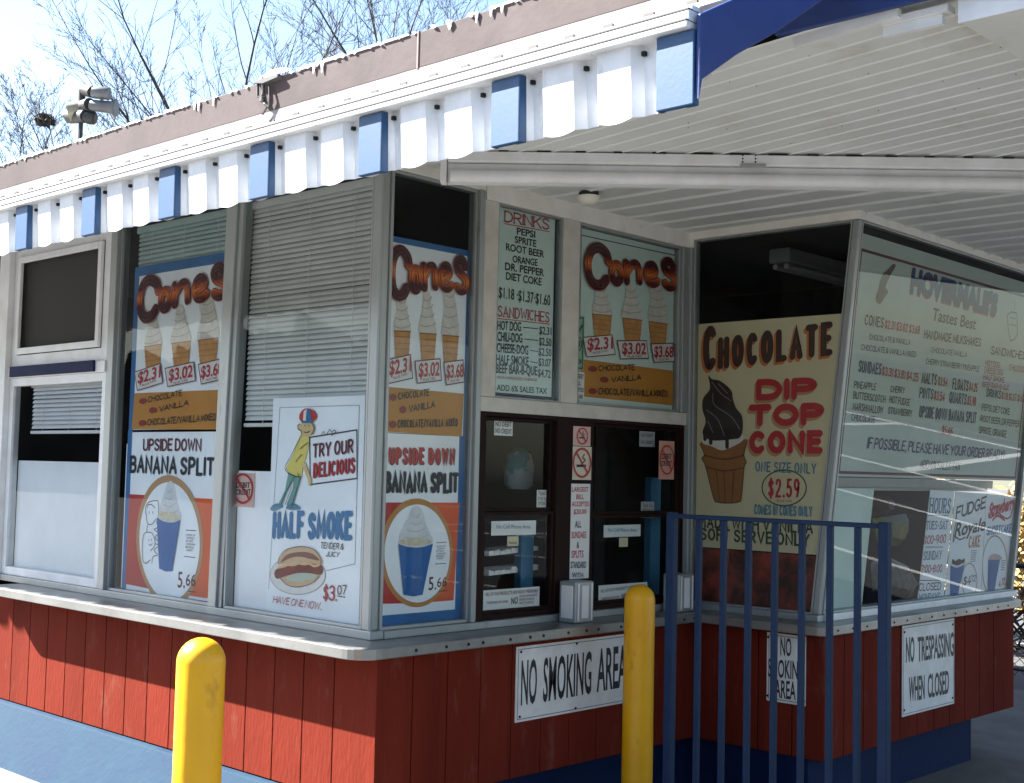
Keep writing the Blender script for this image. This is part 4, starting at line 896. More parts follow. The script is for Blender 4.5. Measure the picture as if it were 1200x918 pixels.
# ---- notices round the serving hatches
HB = PB.shift(.0165)                                        # face of the dark wood posts
HG1, HG2 = PB.shift(-.0335), PB.shift(-.0155)               # just inside the upper / lower hatch panes
def note(name, label, pl, z, quad, lines=(), paper=PAPER, cat='notice', lay=1, group=None, thick=.001):
    s = Surf(pl, z); R = rect_of(pl, z, quad)
    t = at_rect(name, label, cat, pl, R, group); sheet(pl, rect(R), 'panel', paper, t, lay, thick)
    for ln in lines:
        tx, a, b, h, mt = ln[:5]; k = ln[5] if len(ln) > 5 else {}
        text(t, s, tx, a, b, h, mt, lay+1, **k)
    return t
BK = dict(bold=.015); DG, DR_ = INKK, INKDR
note('notice', 'small no debit no credit notice at the top of the left hatch pane', HG1, zS1, [(70,38),(150,42),(148,118),(70,108)], [('NO DEBIT', (74,72), (143,75), 20, INKK, BK), ('NO CREDIT', (74,100), (143,106), 20, INKK, BK)])
note('notice', 'small thank you notice low in the left hatch upper pane', HG1, zS1, [(253,345),(315,348),(314,422),(252,420)], [('Thank You', (258,368), (308,370), 18, INKK), ('FOR NOT', (258,390), (308,392), 14, INKDR), ('SMOKING', (258,410), (308,412), 14, INKDR)])
note('notice', 'white no cell phone area notice on the left hatch lower pane', HG2, zS1, [(58,480),(249,478),(249,538),(56,542)], [('No Cell Phone Area', (78,512), (225,512), 17, INKT)])
note('notice', 'tiny cream tag hanging under the left no cell phone notice', HG2, zS1, [(126,545),(174,546),(174,590),(126,586)], [('PLEASE', (132,578), (168,580), 9, INKK)], paper=mat('tag_cream', (.62, .55, .36), rough=.6))
PER = lambda dx, dy, sx: []
note('notice', 'wide white perishable products notice at the foot of the left hatch', HG2, zS1, [(22,778),(265,762),(262,866),(20,890)], [('ALL OF OUR PRODUCTS ARE HIGHLY PERISHABLE', (32,803), (258,786), 15, INKDR), ('THEREFORE WE OFFER', (36,838), (128,831), 11, INKDR), ('NO', (142,838), (170,834), 28, INKK, BK), ('EXCHANGES', (178,808), (254,802), 10, INKDR), ('REFUNDS', (178,823), (240,818), 10, INKDR), ('RETURNS', (178,838), (238,833), 10, INKDR), ('PLEASE CHECK CAREFULLY ALL SALES FINAL', (32,876), (256,856), 13, INKDR)])
note('notice', 'small grey no debit notice at the top of the right hatch pane', HG1, zS2, [(356,62),(428,64),(428,136),(355,134)], [('NO DEBIT', (362,88), (422,90), 15, INKK), ('NO CREDIT', (362,120), (422,122), 15, INKK)], paper=mat('grey_paper', (.42, .42, .40), rough=.6))
note('notice', 'small grey thank you notice low in the right hatch upper pane', HG1, zS2, [(364,392),(424,392),(424,468),(362,466)], [('Thank You', (370,416), (418,417), 16, INKK), ('FOR NOT', (370,436), (418,437), 12, INKDR), ('SMOKING', (370,456), (418,457), 12, INKDR)], paper=MATS['grey_paper'])
note('notice', 'white no cell phone area notice on the right hatch lower pane', HG2, zS2, [(190,500),(362,500),(360,556),(188,556)], [('No Cell Phone Area', (208,532), (342,532), 17, INKT)])
note('notice', 'tiny cream tag hanging under the right no cell phone notice', HG2, zS2, [(262,560),(302,560),(302,604),(260,602)], paper=MATS['tag_cream'])
note('notice', 'white perishable products notice behind the right bollard, foot of the right hatch', HG2, zS2, [(164,790),(392,762),(392,868),(164,900)], [('ALL OF OUR PRODUCTS ARE PERISHABLE', (174,818), (384,790), 15, INKDR), ('THEREFORE WE OFFER', (176,852), (262,842), 11, INKDR), ('NO', (272,848), (298,844), 26, INKK, BK), ('EXCHANGES', (306,836), (380,826), 12, INKDR), ('REFUNDS', (306,852), (380,842), 12, INKDR), ('PLEASE CHECK CAREFULLY', (176,888), (384,860), 13, INKDR)])
nosign('no_smoking_sticker', 'small faded round no smoking sticker at the top of the dark hatch post', HB, zS2, [(48,40),(128,40),(128,131),(46,131)], 'smoke', paper=PINKST, lay=0, ctr=(88,85), rr=(24,36))
nosign('no_smoking_sticker', 'bold red no smoking sticker below the faded one on the dark hatch post', HB, zS2, [(46,134),(132,134),(132,290),(42,290)], 'smoke', paper=mat('cream_paper', (.62, .55, .42), rough=.6), lay=0, ctr=(86,210), rr=(40,66))
note('notice', 'tall white largest bill and sundaes notice on the dark hatch post', HB, zS2, [(38,308),(128,308),(118,752),(30,752)], [('LARGEST', (40,345), (118,345), 22, INKR, BK), ('BILL', (60,380), (96,380), 22, INKR, BK), ('ACCEPTED', (40,413), (121,413), 22, INKR, BK), ('$20.00', (48,450), (108,448), 22, INKR, BK),
    ('ALL', (54,512), (84,512), 30, INKK, BK), ('SUNDAES', (38,563), (106,561), 30, INKR, BK), ('&', (62,608), (74,608), 28, INKK, BK), ('SPLITS', (38,654), (94,652), 32, INKR, BK), ('STANDARD', (34,703), (106,701), 30, INKK, BK), ('WITH', (40,746), (92,746), 22, INKK, BK)], lay=0)
nosign('no_debit_sticker', 'orange-pink no debit or credit sticker at the right of the right hatch', HB, zS2, [(450,108),(522,108),(516,290),(446,285)], 'debit', paper=mat('salmon_paper', (.55, .30, .22), rough=.6), lay=0, ctr=(483,196), rr=(32,66))
s = Surf(IB, zB3)
RG = rect_of(IB, zB3, [(103,490),(146,492),(141,702),(98,695)])
t = at_rect('banknote_notice', 'tall green banknote notice in the upper window, left edge', 'notice', IB, RG); sheet(IB, rect(RG), 'panel', GREENB, t, 3, .001)
draw(t, 'banknote_marks', INKG, lambda mb: (stroke(mb, s, [(110,545),(118,562),(135,530)], 8, 5, smooth=False), stroke(mb, s, ellipse_pts(120, 600, 13, 26, 18), 4, 5, closed=True), stroke(mb, s, ellipse_pts(120, 600, 6, 12, 18), 4, 5, closed=True), stroke(mb, s, [(108,655),(132,668),(110,680)], 5, 5), stroke(mb, s, [(106,500),(140,502),(136,695),(104,690)], 5, 4, closed=True, smooth=False)))
note('notice', 'small white largest bill accepted notice under the green banknote notice', IB, zB3, [(100,706),(146,710),(142,820),(97,812)], [('LARGEST', (101,730), (141,735), 16, INKK, BK), ('BILL', (110,756), (130,760), 16, INKK, BK), ('ACCEPTED', (100,782), (141,786), 16, INKK, BK), ('$20.00', (101,806), (137,811), 15, INKK, BK)], lay=3)

# ---- chocolate dip poster
s = Surf(IC, zC5)
h = lambda x, y: IC.hit(*zC5(x, y))
tl, tr, bl = h(40, 20), h(487, 2), h(30, 704)
lv = lambda v: XC-.02+LEAN*(v-ZB)
vt_, vb_ = (tl[1]+tr[1])/2, bl[1]-.01
t = thing('chocolate_dip_poster', 'cream chocolate dip cone poster in the end bay front window', 'poster', IC.pt(.4, vb_))
ul = (tl[0]+bl[0])/2
sheet(IC, [(ul, vb_), (lv(vb_)-.015, vb_), (lv(vt_)-.015, vt_), (ul, vt_)], 'panel', CREAMP, t, 0, .004)
for d, mt, ly in (((-7, 9), INKOR, 1), ((0, 0), INKBR, 2)):
    text(t, s, 'C', (62, 170), (106, 166), 136, mt, ly, style='s', w=.17, d=d)
    text(t, s, 'HOCOLATE', (108, 166), (462, 122), 98, mt, ly, style='s', w=.20, d=d, jit=.01)
for d, mt, ly in (((-6, 9), PTAN, 1), ((0, 0), INKR, 2)):
    text(t, s, 'DIP', (226, 262), (414, 258), 66, mt, ly, style='s', w=.30, d=d); text(t, s, 'TOP', (203, 342), (436, 338), 68, mt, ly, style='s', w=.30, d=d); text(t, s, 'CONE', (205, 425), (432, 425), 70, mt, ly, style='s', w=.28, d=d)
text(t, s, 'ONE SIZE ONLY', (224, 480), (412, 488), 32, INKT, 2, style='s', w=.15)
draw(t, 'price_oval', INKG, lambda mb: stroke(mb, s, ellipse_pts(313, 530, 68, 55, 32), 4, 2, closed=True, smooth=False))
text(t, s, '$2.59', (263, 560), (360, 560), 58, INKR, 2, style='s', w=.13); text(t, s, 'PLUS TAX', (290, 574), (338, 574), 7, INKR, 2)
text(t, s, 'COMES IN CONES ONLY', (220, 612), (400, 620), 32, INKT, 2, style='s', w=.16)
text(t, s, 'MADE WITH VANILLA', (48, 652), (402, 672), 36, INKDG, 2, style='s', w=.18); text(t, s, 'SOFT SERVE ONLY', (55, 690), (392, 712), 38, INKDG, 2, style='s', w=.18)
draw(t, 'wafer_cup', CONEBR, lambda mb: fill(mb, s, smooth_pts([(54,395),(70,388),(130,398),(185,382),(200,385),(190,428),(197,452),(190,470),(182,560),(172,574),(140,577),(108,574),(96,560),(72,465),(60,440),(68,428)], True, 3), 1))
draw(t, 'cup_outline', INKBR, lambda mb: (stroke(mb, s, [(54,395),(68,428),(60,440),(72,465),(96,560),(108,574),(140,577),(172,574),(182,560),(190,470),(197,452),(190,428),(200,385)], 2.4, 3), stroke(mb, s, [(68,430),(130,442),(190,430)], 2.4, 3), stroke(mb, s, [(72,465),(130,478),(190,468)], 2.4, 3), stroke(mb, s, [(128,480),(132,575)], 1.8, 3), stroke(mb, s, [(104,476),(116,574)], 1.8, 3), stroke(mb, s, [(158,476),(152,574)], 1.8, 3)))
draw(t, 'vanilla', SIGNW, lambda mb: fill(mb, s, smooth_pts([(62,392),(70,365),(120,350),(180,360),(186,384),(150,405),(120,415),(90,402)], True, 3), 2))
draw(t, 'chocolate_dip', CHOC, lambda mb: (fill(mb, s, smooth_pts([(80,185),(92,196),(118,202),(150,230),(156,258),(166,285),(184,310),(186,350),(178,374),(160,380),(100,385),(75,378),(62,360),(72,325),(62,290),(64,255),(85,225)], True, 4), 3), [stroke(mb, s, [(x, 370), (x, 370+L)], 13, 3.5, smooth=False) for x, L in ((88, 22), (110, 8), (138, 34), (166, 4), (70, 10))]))
draw(t, 'dip_highlight', INKGY, lambda mb: [stroke(mb, s, p, 2, 5) for p in ([(92,205),(120,240),(150,262)], [(75,290),(110,320),(130,370)], [(95,240),(100,275),(150,310),(178,350)], [(112,210),(140,240)], [(80,325),(95,360)])])
R = (ul, .95, .8, vb_-.006)
t = at_rect('photo_poster', 'dark red food photo poster below the chocolate dip poster', 'poster', IC, R)
sheet(IC, [(ul, .95), (lv(.95)-.015, .95), (lv(vb_-.006)-.015, vb_-.006), (ul, vb_-.006)], 'panel', PHOTOR, t, 0, .004)

# ---- big menu board in the tilted window
s = Surf(ID, zD1)
RM = rect_of(ID, zm(0, 0, 1), [(1009, 289), (1206, 352), (1194, 562), (984, 551)])
t = at_rect('menu_board', 'big pale green menu board with red outline in the tilted window', 'menu', ID, RM)
sheet(ID, rect((RM[0]-.06, RM[1]-.02, RM[2]+.03, RM[3]+.08)), 'panel', MENUD, t, 0, .004)
draw(t, 'outline', INKDR, lambda mb: ribbon(mb, ID, rect(RM), .014, 1, closed=True))
for d, mt, ly in (((-2, 9), PRED, 1), ((-1, 4), INKDR, 1.5), ((0, 0), INKN, 2)): text(t, s, "HOVERMALE'S", (268, 278), (550, 358), 70, mt, ly, bold=.06, d=d)
text(t, s, 'Tastes Best', (338, 376), (480, 408), 40, INKK, 2, shear=.12, bold=.012)
sw = dict(style='s', w=.14); st = dict(style='s', w=.13)
for tx, a, b, hh, mt in (('CONES', (118,392), (180,403), 36, INKK), ('$2.31 $3.02 $3.68', (184,404), (298,424), 30, INKR), ('CHOCOLATE & VANILLA', (133,440), (268,458), 19, INKK), ('CHOCOLATE & VANILLA MIXED', (107,474), (286,498), 20, INKK),
    ('SUNDAES', (98,546), (172,556), 40, INKN), ('$3.31 $3.81 $4.25', (174,556), (294,578), 30, INKR), ('PINEAPPLE', (84,598), (156,606), 24, INKK), ('CHERRY', (203,611), (249,617), 22, INKK), ('BUTTERSCOTCH', (81,633), (186,647), 25, INKK), ('HOT FUDGE', (199,646), (266,657), 24, INKK), ('MARSHMALLOW', (79,670), (178,683), 26, INKK), ('STRAWBERRY', (195,682), (273,692), 23, INKK), ('CHOCOLATE', (75,704), (153,713), 23, INKK),
    ('HANDMADE MILKSHAKES', (312,436), (498,464), 30, INKK), ('CHOCOLATE VANILLA', (336,482), (452,498), 18, INKK), ('CHERRY STRAWBERRY PINEAPPLE', (318,520), (492,546), 20, INKK), ('MALTS', (304,582), (353,590), 38, INKK), ('$3.54', (357,590), (388,594), 30, INKR), ('FLOATS', (404,602), (456,610), 38, INKK), ('$4.25', (459,608), (486,612), 30, INKR),
    ('PINTS', (297,630), (342,636), 36, INKN), ('$3.54', (344,637), (379,643), 32, INKR), ('QUARTS', (394,646), (450,654), 38, INKN), ('$5.90', (453,654), (481,658), 32, INKR), ('UPSIDE DOWN BANANA SPLIT', (296,694), (482,714), 40, INKN), ('$5.66', (370,747), (405,753), 28, INKR),
    ('SANDWICHES', (530,488), (642,506), 28, INKK), ('HOT DOG', (512,526), (560,534), 20, INKR), ('CHEESE DOG', (508,548), (570,558), 20, INKR), ('HALF SMOKE', (506,570), (575,582), 20, INKR), ('CHILI DOG', (590,540), (640,548), 20, INKR), ('BEEF BAR-B-QUE', (503,594), (590,606), 18, INKR), ('DRINKS', (516,626), (562,634), 28, INKN), ('$1.18 $1.37 $1.60', (564,634), (640,645), 24, INKR), ('PEPSI, DIET COKE', (500,670), (592,686), 22, INKK), ('ROOT BEER, DR PEPPER', (496,708), (624,726), 22, INKK), ('SPRITE, ORANGE', (491,746), (581,760), 24, INKK)):
    text(t, s, tx, a, b, hh, mt, 2, style='s', w=.13 if hh < 28 else .15)
text(t, s, 'IF POSSIBLE, PLEASE HAVE YOUR ORDER READY!', (126, 795), (572, 832), 38, INKN, 2, style='s', w=.15, shear=.12, jit=.03)
text(t, s, 'ADD 6% SALES TAX', (299, 860), (430, 868), 28, INKK, 2, style='s', w=.11)
sa = Surf(ID, zDa)
draw(t, 'cone_drawing', mat('drawn_cone', (.13, .09, .05), (.09, .055, .035), sc=30, rough=.5), lambda mb: fill(mb, sa, smooth_pts([(398,125),(420,122),(418,145),(390,190),(365,245),(350,290),(370,318),(340,365),(312,405),(285,390),(283,350),(300,300),(312,250),(330,195),(365,160)], True, 3), 2))
sb = Surf(ID, zDb)
draw(t, 'cup_drawing', INKBR, lambda mb: (stroke(mb, sb, [(610,365),(640,340),(680,350),(684,500),(665,535),(635,550),(620,480)], 7, 2, closed=True, smooth=False), stroke(mb, sb, [(630,380),(670,390)], 4, 2), stroke(mb, sb, [(628,430),(675,440)], 4, 2), stroke(mb, sb, [(665,255),(662,340)], 4, 2)))
# ledge under the board, boards and posters below it
v0, v1 = ID.hit(*zD2(300, 60))[1], ID.hit(*zD2(300, 30))[1]
lv0 = RM[1]-.07
t = at_rect('shelf', 'aluminium shelf edge under the big menu board', 'shelf', ID, (YB+.05, lv0, 4.05, lv0+.045)); sheet(ID, rect((YB+.05, lv0, 4.05, lv0+.045)), 'edge', ALU, t, 0, .02)
mb = MB(); mb.prism([ID.pt(a, lv0-.001, -.03) for a in (YB+.05, 4.05)]+[ID.pt(a, lv0-.001, -.30) for a in (4.05, YB+.05)], (0, 0, -.02)); mb.build('top', ALU, t)
sd = Surf(ID, zD2)
hd = lambda x, y: ID.hit(*zD2(x, y))
q = [hd(85, 78), hd(210, 80), hd(172, 440), hd(40, 460)]
t = thing('white_board', 'pale board leaning in the tilted window behind the blue rail post', 'board', ID.pt(q[3][0], q[3][1]))
sheet(ID.shift(-.01), [(YB+.06, .96), q[2], q[1], (YB+.06, q[1][1])], 'panel', MENUW, t, 0, .004)
se = Surf(ID, zDe)
he = lambda x, y: ID.hit(*zDe(x, y))
t = thing('hours_poster', 'narrow pale opening hours poster in the tilted window', 'poster', ID.pt(*he(170, 860)))
sheet(ID, [he(82, 872), he(258, 852), he(336, 92), he(174, 82)], 'panel', POSTW, t, 0, .003)
for tx, a, b, hh, mt, k in (('HOURS', (162,240), (305,243), 108, INKT, dict(serif=True)), ('TUES-SAT', (142,350), (287,347), 60, INKT, dict(serif=True)), ('11:00-9:00', (122,450), (275,440), 62, INKR, {}), ('SUNDAY', (124,557), (246,548), 62, INKT, dict(serif=True)), ('12:00-8:00', (98,640), (250,636), 55, INKR, {}), ('CLOSED', (93,764), (242,754), 55, INKK, {}), ('MONDAYS', (92,828), (236,818), 48, INKB, dict(serif=True))):
    text(t, se, tx, a, b, hh, mt, 1, style='s', w=.13, **k)
draw(t, 'rule', INKK, lambda mb: [stroke(mb, se, p, 5, 1, smooth=False) for p in ([(160,254),(296,254)], [(140,466),(255,466)], [(104,690),(235,690)])])
t = thing('fudge_cake_poster', 'white fudge cake poster between the hours poster and the shortcake poster', 'poster', ID.pt(*he(380, 850)))
sheet(ID, [he(264, 852), he(508, 826), he(548, 108), he(342, 92)], 'panel', POSTW, t, 1, .003)
text(t, se, 'FUDGE', (340, 282), (540, 205), 88, INKK, 2, style='s', w=.16, serif=True); text(t, se, 'Royale', (330, 398), (536, 352), 92, INKK, 2, shear=.25, bold=.02); text(t, se, 'CAKE', (425, 476), (502, 466), 84, INKTAN, 2, style='s', w=.16)
draw(t, 'lettering_swash', INKK, lambda mb: stroke(mb, se, [(345,300),(330,360),(325,430),(340,400),(370,415),(405,400)], 9, 2))
draw(t, 'cup', CUPB, lambda mb: fill(mb, se, [(306,580),(404,572),(366,740),(352,818),(326,830),(302,818)], 2)); draw(t, 'cup_rim', SIGNW, lambda mb: stroke(mb, se, [(308,582),(350,596),(404,572)], 16, 3)); draw(t, 'filling', CHOC, lambda mb: fill(mb, se, [(314,578),(318,545),(340,560),(360,545),(385,552),(402,540),(402,570),(355,588)], 2.5))
draw(t, 'small_print', INKK, lambda mb: [stroke(mb, se, [(446-i*1, 492+i*14), (482-i*2, 490+i*14)], 4, 2, smooth=False) for i in range(6)])
draw(t, 'price_oval', INKTAN, lambda mb: stroke(mb, se, ellipse_pts(434, 692, 50, 118, 30), 7, 2, closed=True, smooth=False)); text(t, se, '$4', (390, 726), (440, 718), 62, INKDR, 2, style='s', w=.13); text(t, se, '72', (442, 700), (476, 696), 42, INKDR, 2, style='s', w=.13)
t = thing('shortcake_poster', 'white strawberry shortcake poster at the far end of the tilted window', 'poster', ID.pt(*he(620, 810)))
sheet(ID, [he(512, 824), he(700, 804), he(746, 128), he(552, 108)], 'panel', POSTW, t, 0, .003)
text(t, se, 'Strawberry', (560, 262), (738, 205), 88, INKR, 1, shear=.2, bold=.05)
draw(t, 'lettering_swash', INKR, lambda mb: (stroke(mb, se, [(566,270),(590,262),(625,235),(655,258),(690,275),(715,255)], 12, 1), stroke(mb, se, [(592,285),(625,255),(670,285)], 16, 1)))
text(t, se, 'SHORTCAKE', (550, 390), (714, 368), 62, INKB, 1, style='s', w=.17)
draw(t, 'oval_border', PTAN, lambda mb: stroke(mb, se, ellipse_pts(606, 602, 84, 212, 36), 9, 1, closed=True, smooth=False))
draw(t, 'cup', CUPB, lambda mb: fill(mb, se, [(562,555),(640,550),(612,700),(598,784),(576,788),(556,778)], 2)); draw(t, 'filling', mat('shortcake', (.45, .30, .26), (.6, .5, .45), sc=50, rough=.5), lambda mb: fill(mb, se, smooth_pts([(565,552),(575,525),(600,510),(635,520),(655,545),(600,562)], True, 3), 1.5))
text(t, se, '4.72', (628, 738), (670, 716), 48, INKR, 2, style='s', w=.13)
draw(t, 'small_print', INKK, lambda mb: [stroke(mb, se, [(648-i*1, 560+i*15), (676-i*2, 556+i*15)], 4, 2, smooth=False) for i in range(5)])

# ---- enamel signs on the siding
def sign(name, label, pl, z, quad, lines, screws, r=None):
    s = Surf(pl, z); R = r or rect_of(pl, z, quad)
    t = at_rect(name, label, 'sign', pl, R); o = sheet(pl, rect(R), 'panel', SIGNW, t, 0, .0035)
    e = .012; b = (R[0]+e, R[1]+e, R[2]-e, R[3]-e)
    draw(t, 'border_line', INKK, lambda mb: ribbon(mb, pl, rect(b), .0025, 1, closed=True))
    for tx, a, c, hh in lines: text(t, s, tx, a, c, hh, INKK, 1, bold=.018)
    mb = MB()
    for (u, v) in screws:
        p = pl.pt(R[0]+(R[2]-R[0])*u, R[1]+(R[3]-R[1])*v); MB().tube(p, p+pl.n*.003, .006, n=8).build('screw', HOLE, t)
    return t
cr = [(.035, .07), (.965, .07), (.035, .93), (.965, .93), (.5, .05), (.5, .95)]
pl = Pl((xB+.005, 0, 0), (0, 1, 0), (0, 0, 1)); a = pl.hit(*zE(184, 234)); b = pl.hit(*zE(172, 590)); c = pl.hit(*zE(718, 178))
r = ((a[0]+b[0])/2, b[1], c[0], a[1])
sign('no_smoking_sign', 'long white no smoking area sign screwed below the counter behind the right bollard', pl, zE, None, [('NO', (200,503), (274,492), 200), ('SMOKING', (304,487), (530,446), 195), ('AREA', (556,440), (694,414), 190)], cr, r)
pl = Pl((0, yC-.005, 0), (1, 0, 0), (0, 0, 1))
sign('no_smoking_sign', 'small upright no smoking area sign on the end bay behind the blue rail', pl, zC2, [(250,548),(346,557),(342,727),(247,716)], [('NO', (282,603), (309,606), 42), ('SMOKING', (252,655), (340,664), 42), ('AREA', (268,706), (320,713), 42)], cr[:4])
pl = Pl((xD+.006, 0, 0), (0, 1, 0), (0, 0, 1))
sign('no_trespassing_sign', 'white no trespassing when closed sign on the end bay siding', pl, zD2, [(287,468),(434,450),(431,692),(283,729)], [('NO', (295,573), (319,570), 68), ('TRESPASSING', (328,570), (431,553), 66), ('WHEN', (303,684), (348,676), 66), ('CLOSED', (357,674), (417,660), 64)], cr[:4])

# ================================================================== THINGS ON AND AROUND THE STAND
def napkin(label, px0, px1, pyb, pyt, x0=.02):
    a = zhit(px0, pyb, .911); 
    t = thing('napkin_holder', label, 'napkin holder', (a.x, a.y, .911), 'napkin holders on the counter')
    return t, a
t, a = napkin('metal napkin holder in front of the dark post between the two hatches', 661, 697, 728, 680)
def build_napkin(t):
    x, y, z = t.location; m = MB(); m.box(x-.10, x, y-.012, y+.118, z, z+.188); m.build('body', ALU, t, bevel=.006)
    m = MB(); m.box(x-.085, x-.015, y-.0165, y-.0125, z+.02, z+.17); m.build('napkins', PAPER, t, bevel=.002)
    m = MB(); m.box(x+.0005, x+.004, y+.002, y+.012, z+.01, z+.18); m.box(x+.0005, x+.004, y+.096, y+.106, z+.01, z+.18); m.box(x+.0005, x+.003, y+.03, y+.078, z+.02, z+.17); m.build('face_plate', WHITEP, t, bevel=.001)
t.location = zhit(676, 731, .911); build_napkin(t)
n2 = t.copy(); COL.objects.link(n2); n2.location = zhit(797, 718, .911); n2['label'] = 'metal napkin holder behind the blue rail post at the right hatch end'
for ch in list(t.children):
    k = ch.copy(); COL.objects.link(k); k.parent = n2
# bollards
BL = thing('bollard', 'sunlit yellow round-topped bollard in front of the long side', 'bollard', (.776, -1.308, 0), 'yellow bollards guarding the stand')
x, y = .776, -1.308; m = MB()
m.lathe((x, y, 0), [(.069, -.01), (.069, .04), (.0705, .3), (.069, .7), (.0695, 1.03)]+[(.0695*math.cos(math.radians(a)), 1.03+.0695*math.sin(math.radians(a))) for a in (12, 25, 38, 50, 62, 74, 84)], n=40)
m.build('post', YEL, BL, smooth=True)
m = MB(); m.lathe((x, y, 0), [(.12, -.01), (.12, .02), (.10, .035), (.0698, .04)], n=24); m.build('footing', CONC, BL, smooth=True)
B2 = BL.copy(); COL.objects.link(B2); B2.location = (.39, 1.255, 0); B2.rotation_euler.z = 1.9; B2['label'] = 'shaded yellow bollard by the right serving hatch'
for ch in list(BL.children): k = ch.copy(); COL.objects.link(k); k.parent = B2
# blue queue rail
RY = 1.0; RP = Pl((0, RY, 0), (1, 0, 0), (0, 0, 1))
xa, xb_ = RP.hit(788, 602)[0], RP.hit(1037, 617)[0]; zt_ = 1.436
t = thing('queue_rail', 'blue painted upright-bar queue rail in front of the end bay', 'rail', ((xa+xb_)/2, RY, 0))
for x in (xa, xb_):
    m = MB(); m.box(x-.019, x+.019, RY-.019, RY+.019, 0, zt_+.006); m.build('post', RAILB, t, bevel=.004)
m = MB(); m.box(xa+.02, xb_-.02, RY-.016, RY+.016, zt_-.018, zt_); m.build('top_rail', RAILB, t, bevel=.003)
m = MB(); m.box(xa+.02, xb_-.02, RY-.013, RY+.013, .10, .126); m.build('bottom_rail', RAILB, t, bevel=.003)
for px in (817.5, 846.5, 876, 907, 939, 972, 1004.5):
    x = RP.hit(px, 760)[0]; m = MB(); m.box(x-.011, x+.011, RY-.011, RY+.011, .1265, zt_-.0185); m.build('bar', RAILB, t, bevel=.002)
# ceiling lamp
p = zhit(690, 227, 2.87)
t = thing('ceiling_light', 'cream glass jar ceiling light on the canopy ceiling', 'lamp', p)
m = MB(); m.lathe((p.x, p.y, 2.83), [(.040, .028), (.046, .032), (.046, .042), (.04, .049)], n=20); m.build('cap', LAMPD, t, smooth=True)
m = MB(); m.lathe((p.x, p.y, 2.818), [(.014, 0), (.032, .004), (.044, .014), (.050, .028), (.051, .0395)], n=20); m.build('shade', mat('lamp_glass', (.80, .77, .66), rough=.3), t, smooth=True)
# roof floodlight
FY = .3; FP = Pl((0, FY, 0), (1, 0, 0), (0, 0, 1)); zF = zm(0, 80, 6.557); f3 = lambda x, y, d=0: FP.pt(*FP.hit(*zF(x, y)), d)
p = f3(618, 545); t = thing('floodlight', 'twin-head floodlight on a short pole above the roof edge', 'lamp', (p.x, p.y, 3.41))
m = MB(); m.tube((p.x, p.y, 3.40), f3(622, 400), .014); m.build('pole', LAMPD, t, smooth=True)
m = MB(); a = f3(595, 330, .02); m.tube(a+Vector((-.03, -.02, -.01)), a+Vector((.02, .04, .01)), .055, n=20); m.build('junction_box', LAMPC, t, smooth=True)
m = MB(); m.path([f3(630, 330), f3(628, 250), f3(630, 170), f3(660, 165)], .022, n=10); m.tube(f3(655, 168), f3(712, 185), .036, n=12); m.build('arm', LAMPD, t, smooth=True)
m = MB(); m.lathe(f3(708, 186), [(.032, 0), (.036, .01), (.038, .10), (.036, .105)], n=20, ax=(.73, .68, -.06)); m.build('lamp_head', LAMPG, t, smooth=True)
m = MB(); m.tube(f3(540, 370), f3(660, 370), .045, r2=.04, n=12); m.tube(f3(640, 290), f3(690, 280), .035, r2=.04, n=12); m.lathe(f3(650, 372), [(.036, 0), (.042, .03), (.04, .06), (.03, .07)], n=18, ax=(.72, .66, -.15)); m.build('socket', LAMPD, t, smooth=True)
m = MB(); m.lathe(f3(690, 284), [(.026, 0), (.034, .015), (.037, .13), (.056, .155), (.05, .16)], n=20, ax=(.73, .68, -.09)); m.build('lamp_head', LAMPG, t, smooth=True)
PF = PA.shift(-.1)
# loose cable and bracket on the fascia
t = thing('loose_cable', 'tangle of dark cable under a bent flashing on the taupe fascia', 'cable', PF.pt(*PF.hit(312, 118)))
zF2 = zm(100, 0, 4.2857); k3 = lambda x, y, d: PF.pt(*PF.hit(*zF2(x, y)), d)
m = MB(); m.path([k3(*q, .015+.006*(i % 2)) for i, q in enumerate([(880,420),(885,490),(905,510),(920,530),(935,545),(945,490),(938,440)])], .006); m.path([k3(*q, .02) for q in [(908,395),(912,470),(900,505)]], .007); m.path([k3(*q, .02) for q in [(930,545),(915,570),(908,580)]], .005); m.lathe(k3(905, 505, .01), [(.012, 0), (.016, .012), (.01, .02)], n=10, ax=(0, -1, 0)); m.build('cable', LAMPD, t)
a, b = k3(868, 425, .0), k3(990, 395, .0)
m = MB(); m.prism([a, k3(915, 426, 0), b, k3(992, 380, 0), k3(905, 405, 0)], (0, -.03, 0)); m.build('flashing', LAMPD, t)
m = MB(); m.prism([k3(872, 422, .008), k3(925, 398, .008), k3(985, 374, .008), k3(1045, 350, .008), k3(1010, 345, .008), k3(950, 356, .008), k3(900, 392, .008)], (0, -.012, 0)); m.build('white_cap', SNOW, t)
# things inside, seen through the panes
p = PB.shift(-.35).hit3(608, 552)
t = thing('paper_cup_bag', 'white bag of paper cups with teal pattern behind the left hatch pane', 'bag', (p.x, p.y, p.z-.09))
m = MB(); m.lathe((p.x, p.y, p.z-.09), [(.055, 0), (.07, .02), (.075, .12), (.06, .17), (.02, .2)], n=14); m.build('bag', mat('bag_white', (.50, .54, .54), (.08, .28, .30), sc=9, rough=.5, thr=(.5, .56)), t, smooth=True)
for lab, px, pyt, pyb, dx in (('blue inner door frame behind the left hatch', 634, 612, 712, .05), ('blue inner door frame behind the right hatch', 784, 560, 700, .05)):
    u, v = PB.hit(px, pyb); u2, v2 = PB.hit(px, pyt); t = thing('door_frame', lab, 'frame', (-.10, u, v)); m = MB(); m.box(-.14, -.10, u-.035, u+.05, v-.05, v2); m.build('jamb', mat('teal_paint', (.015, .12, .22), (.02, .15, .26), sc=8, rough=.5), t)
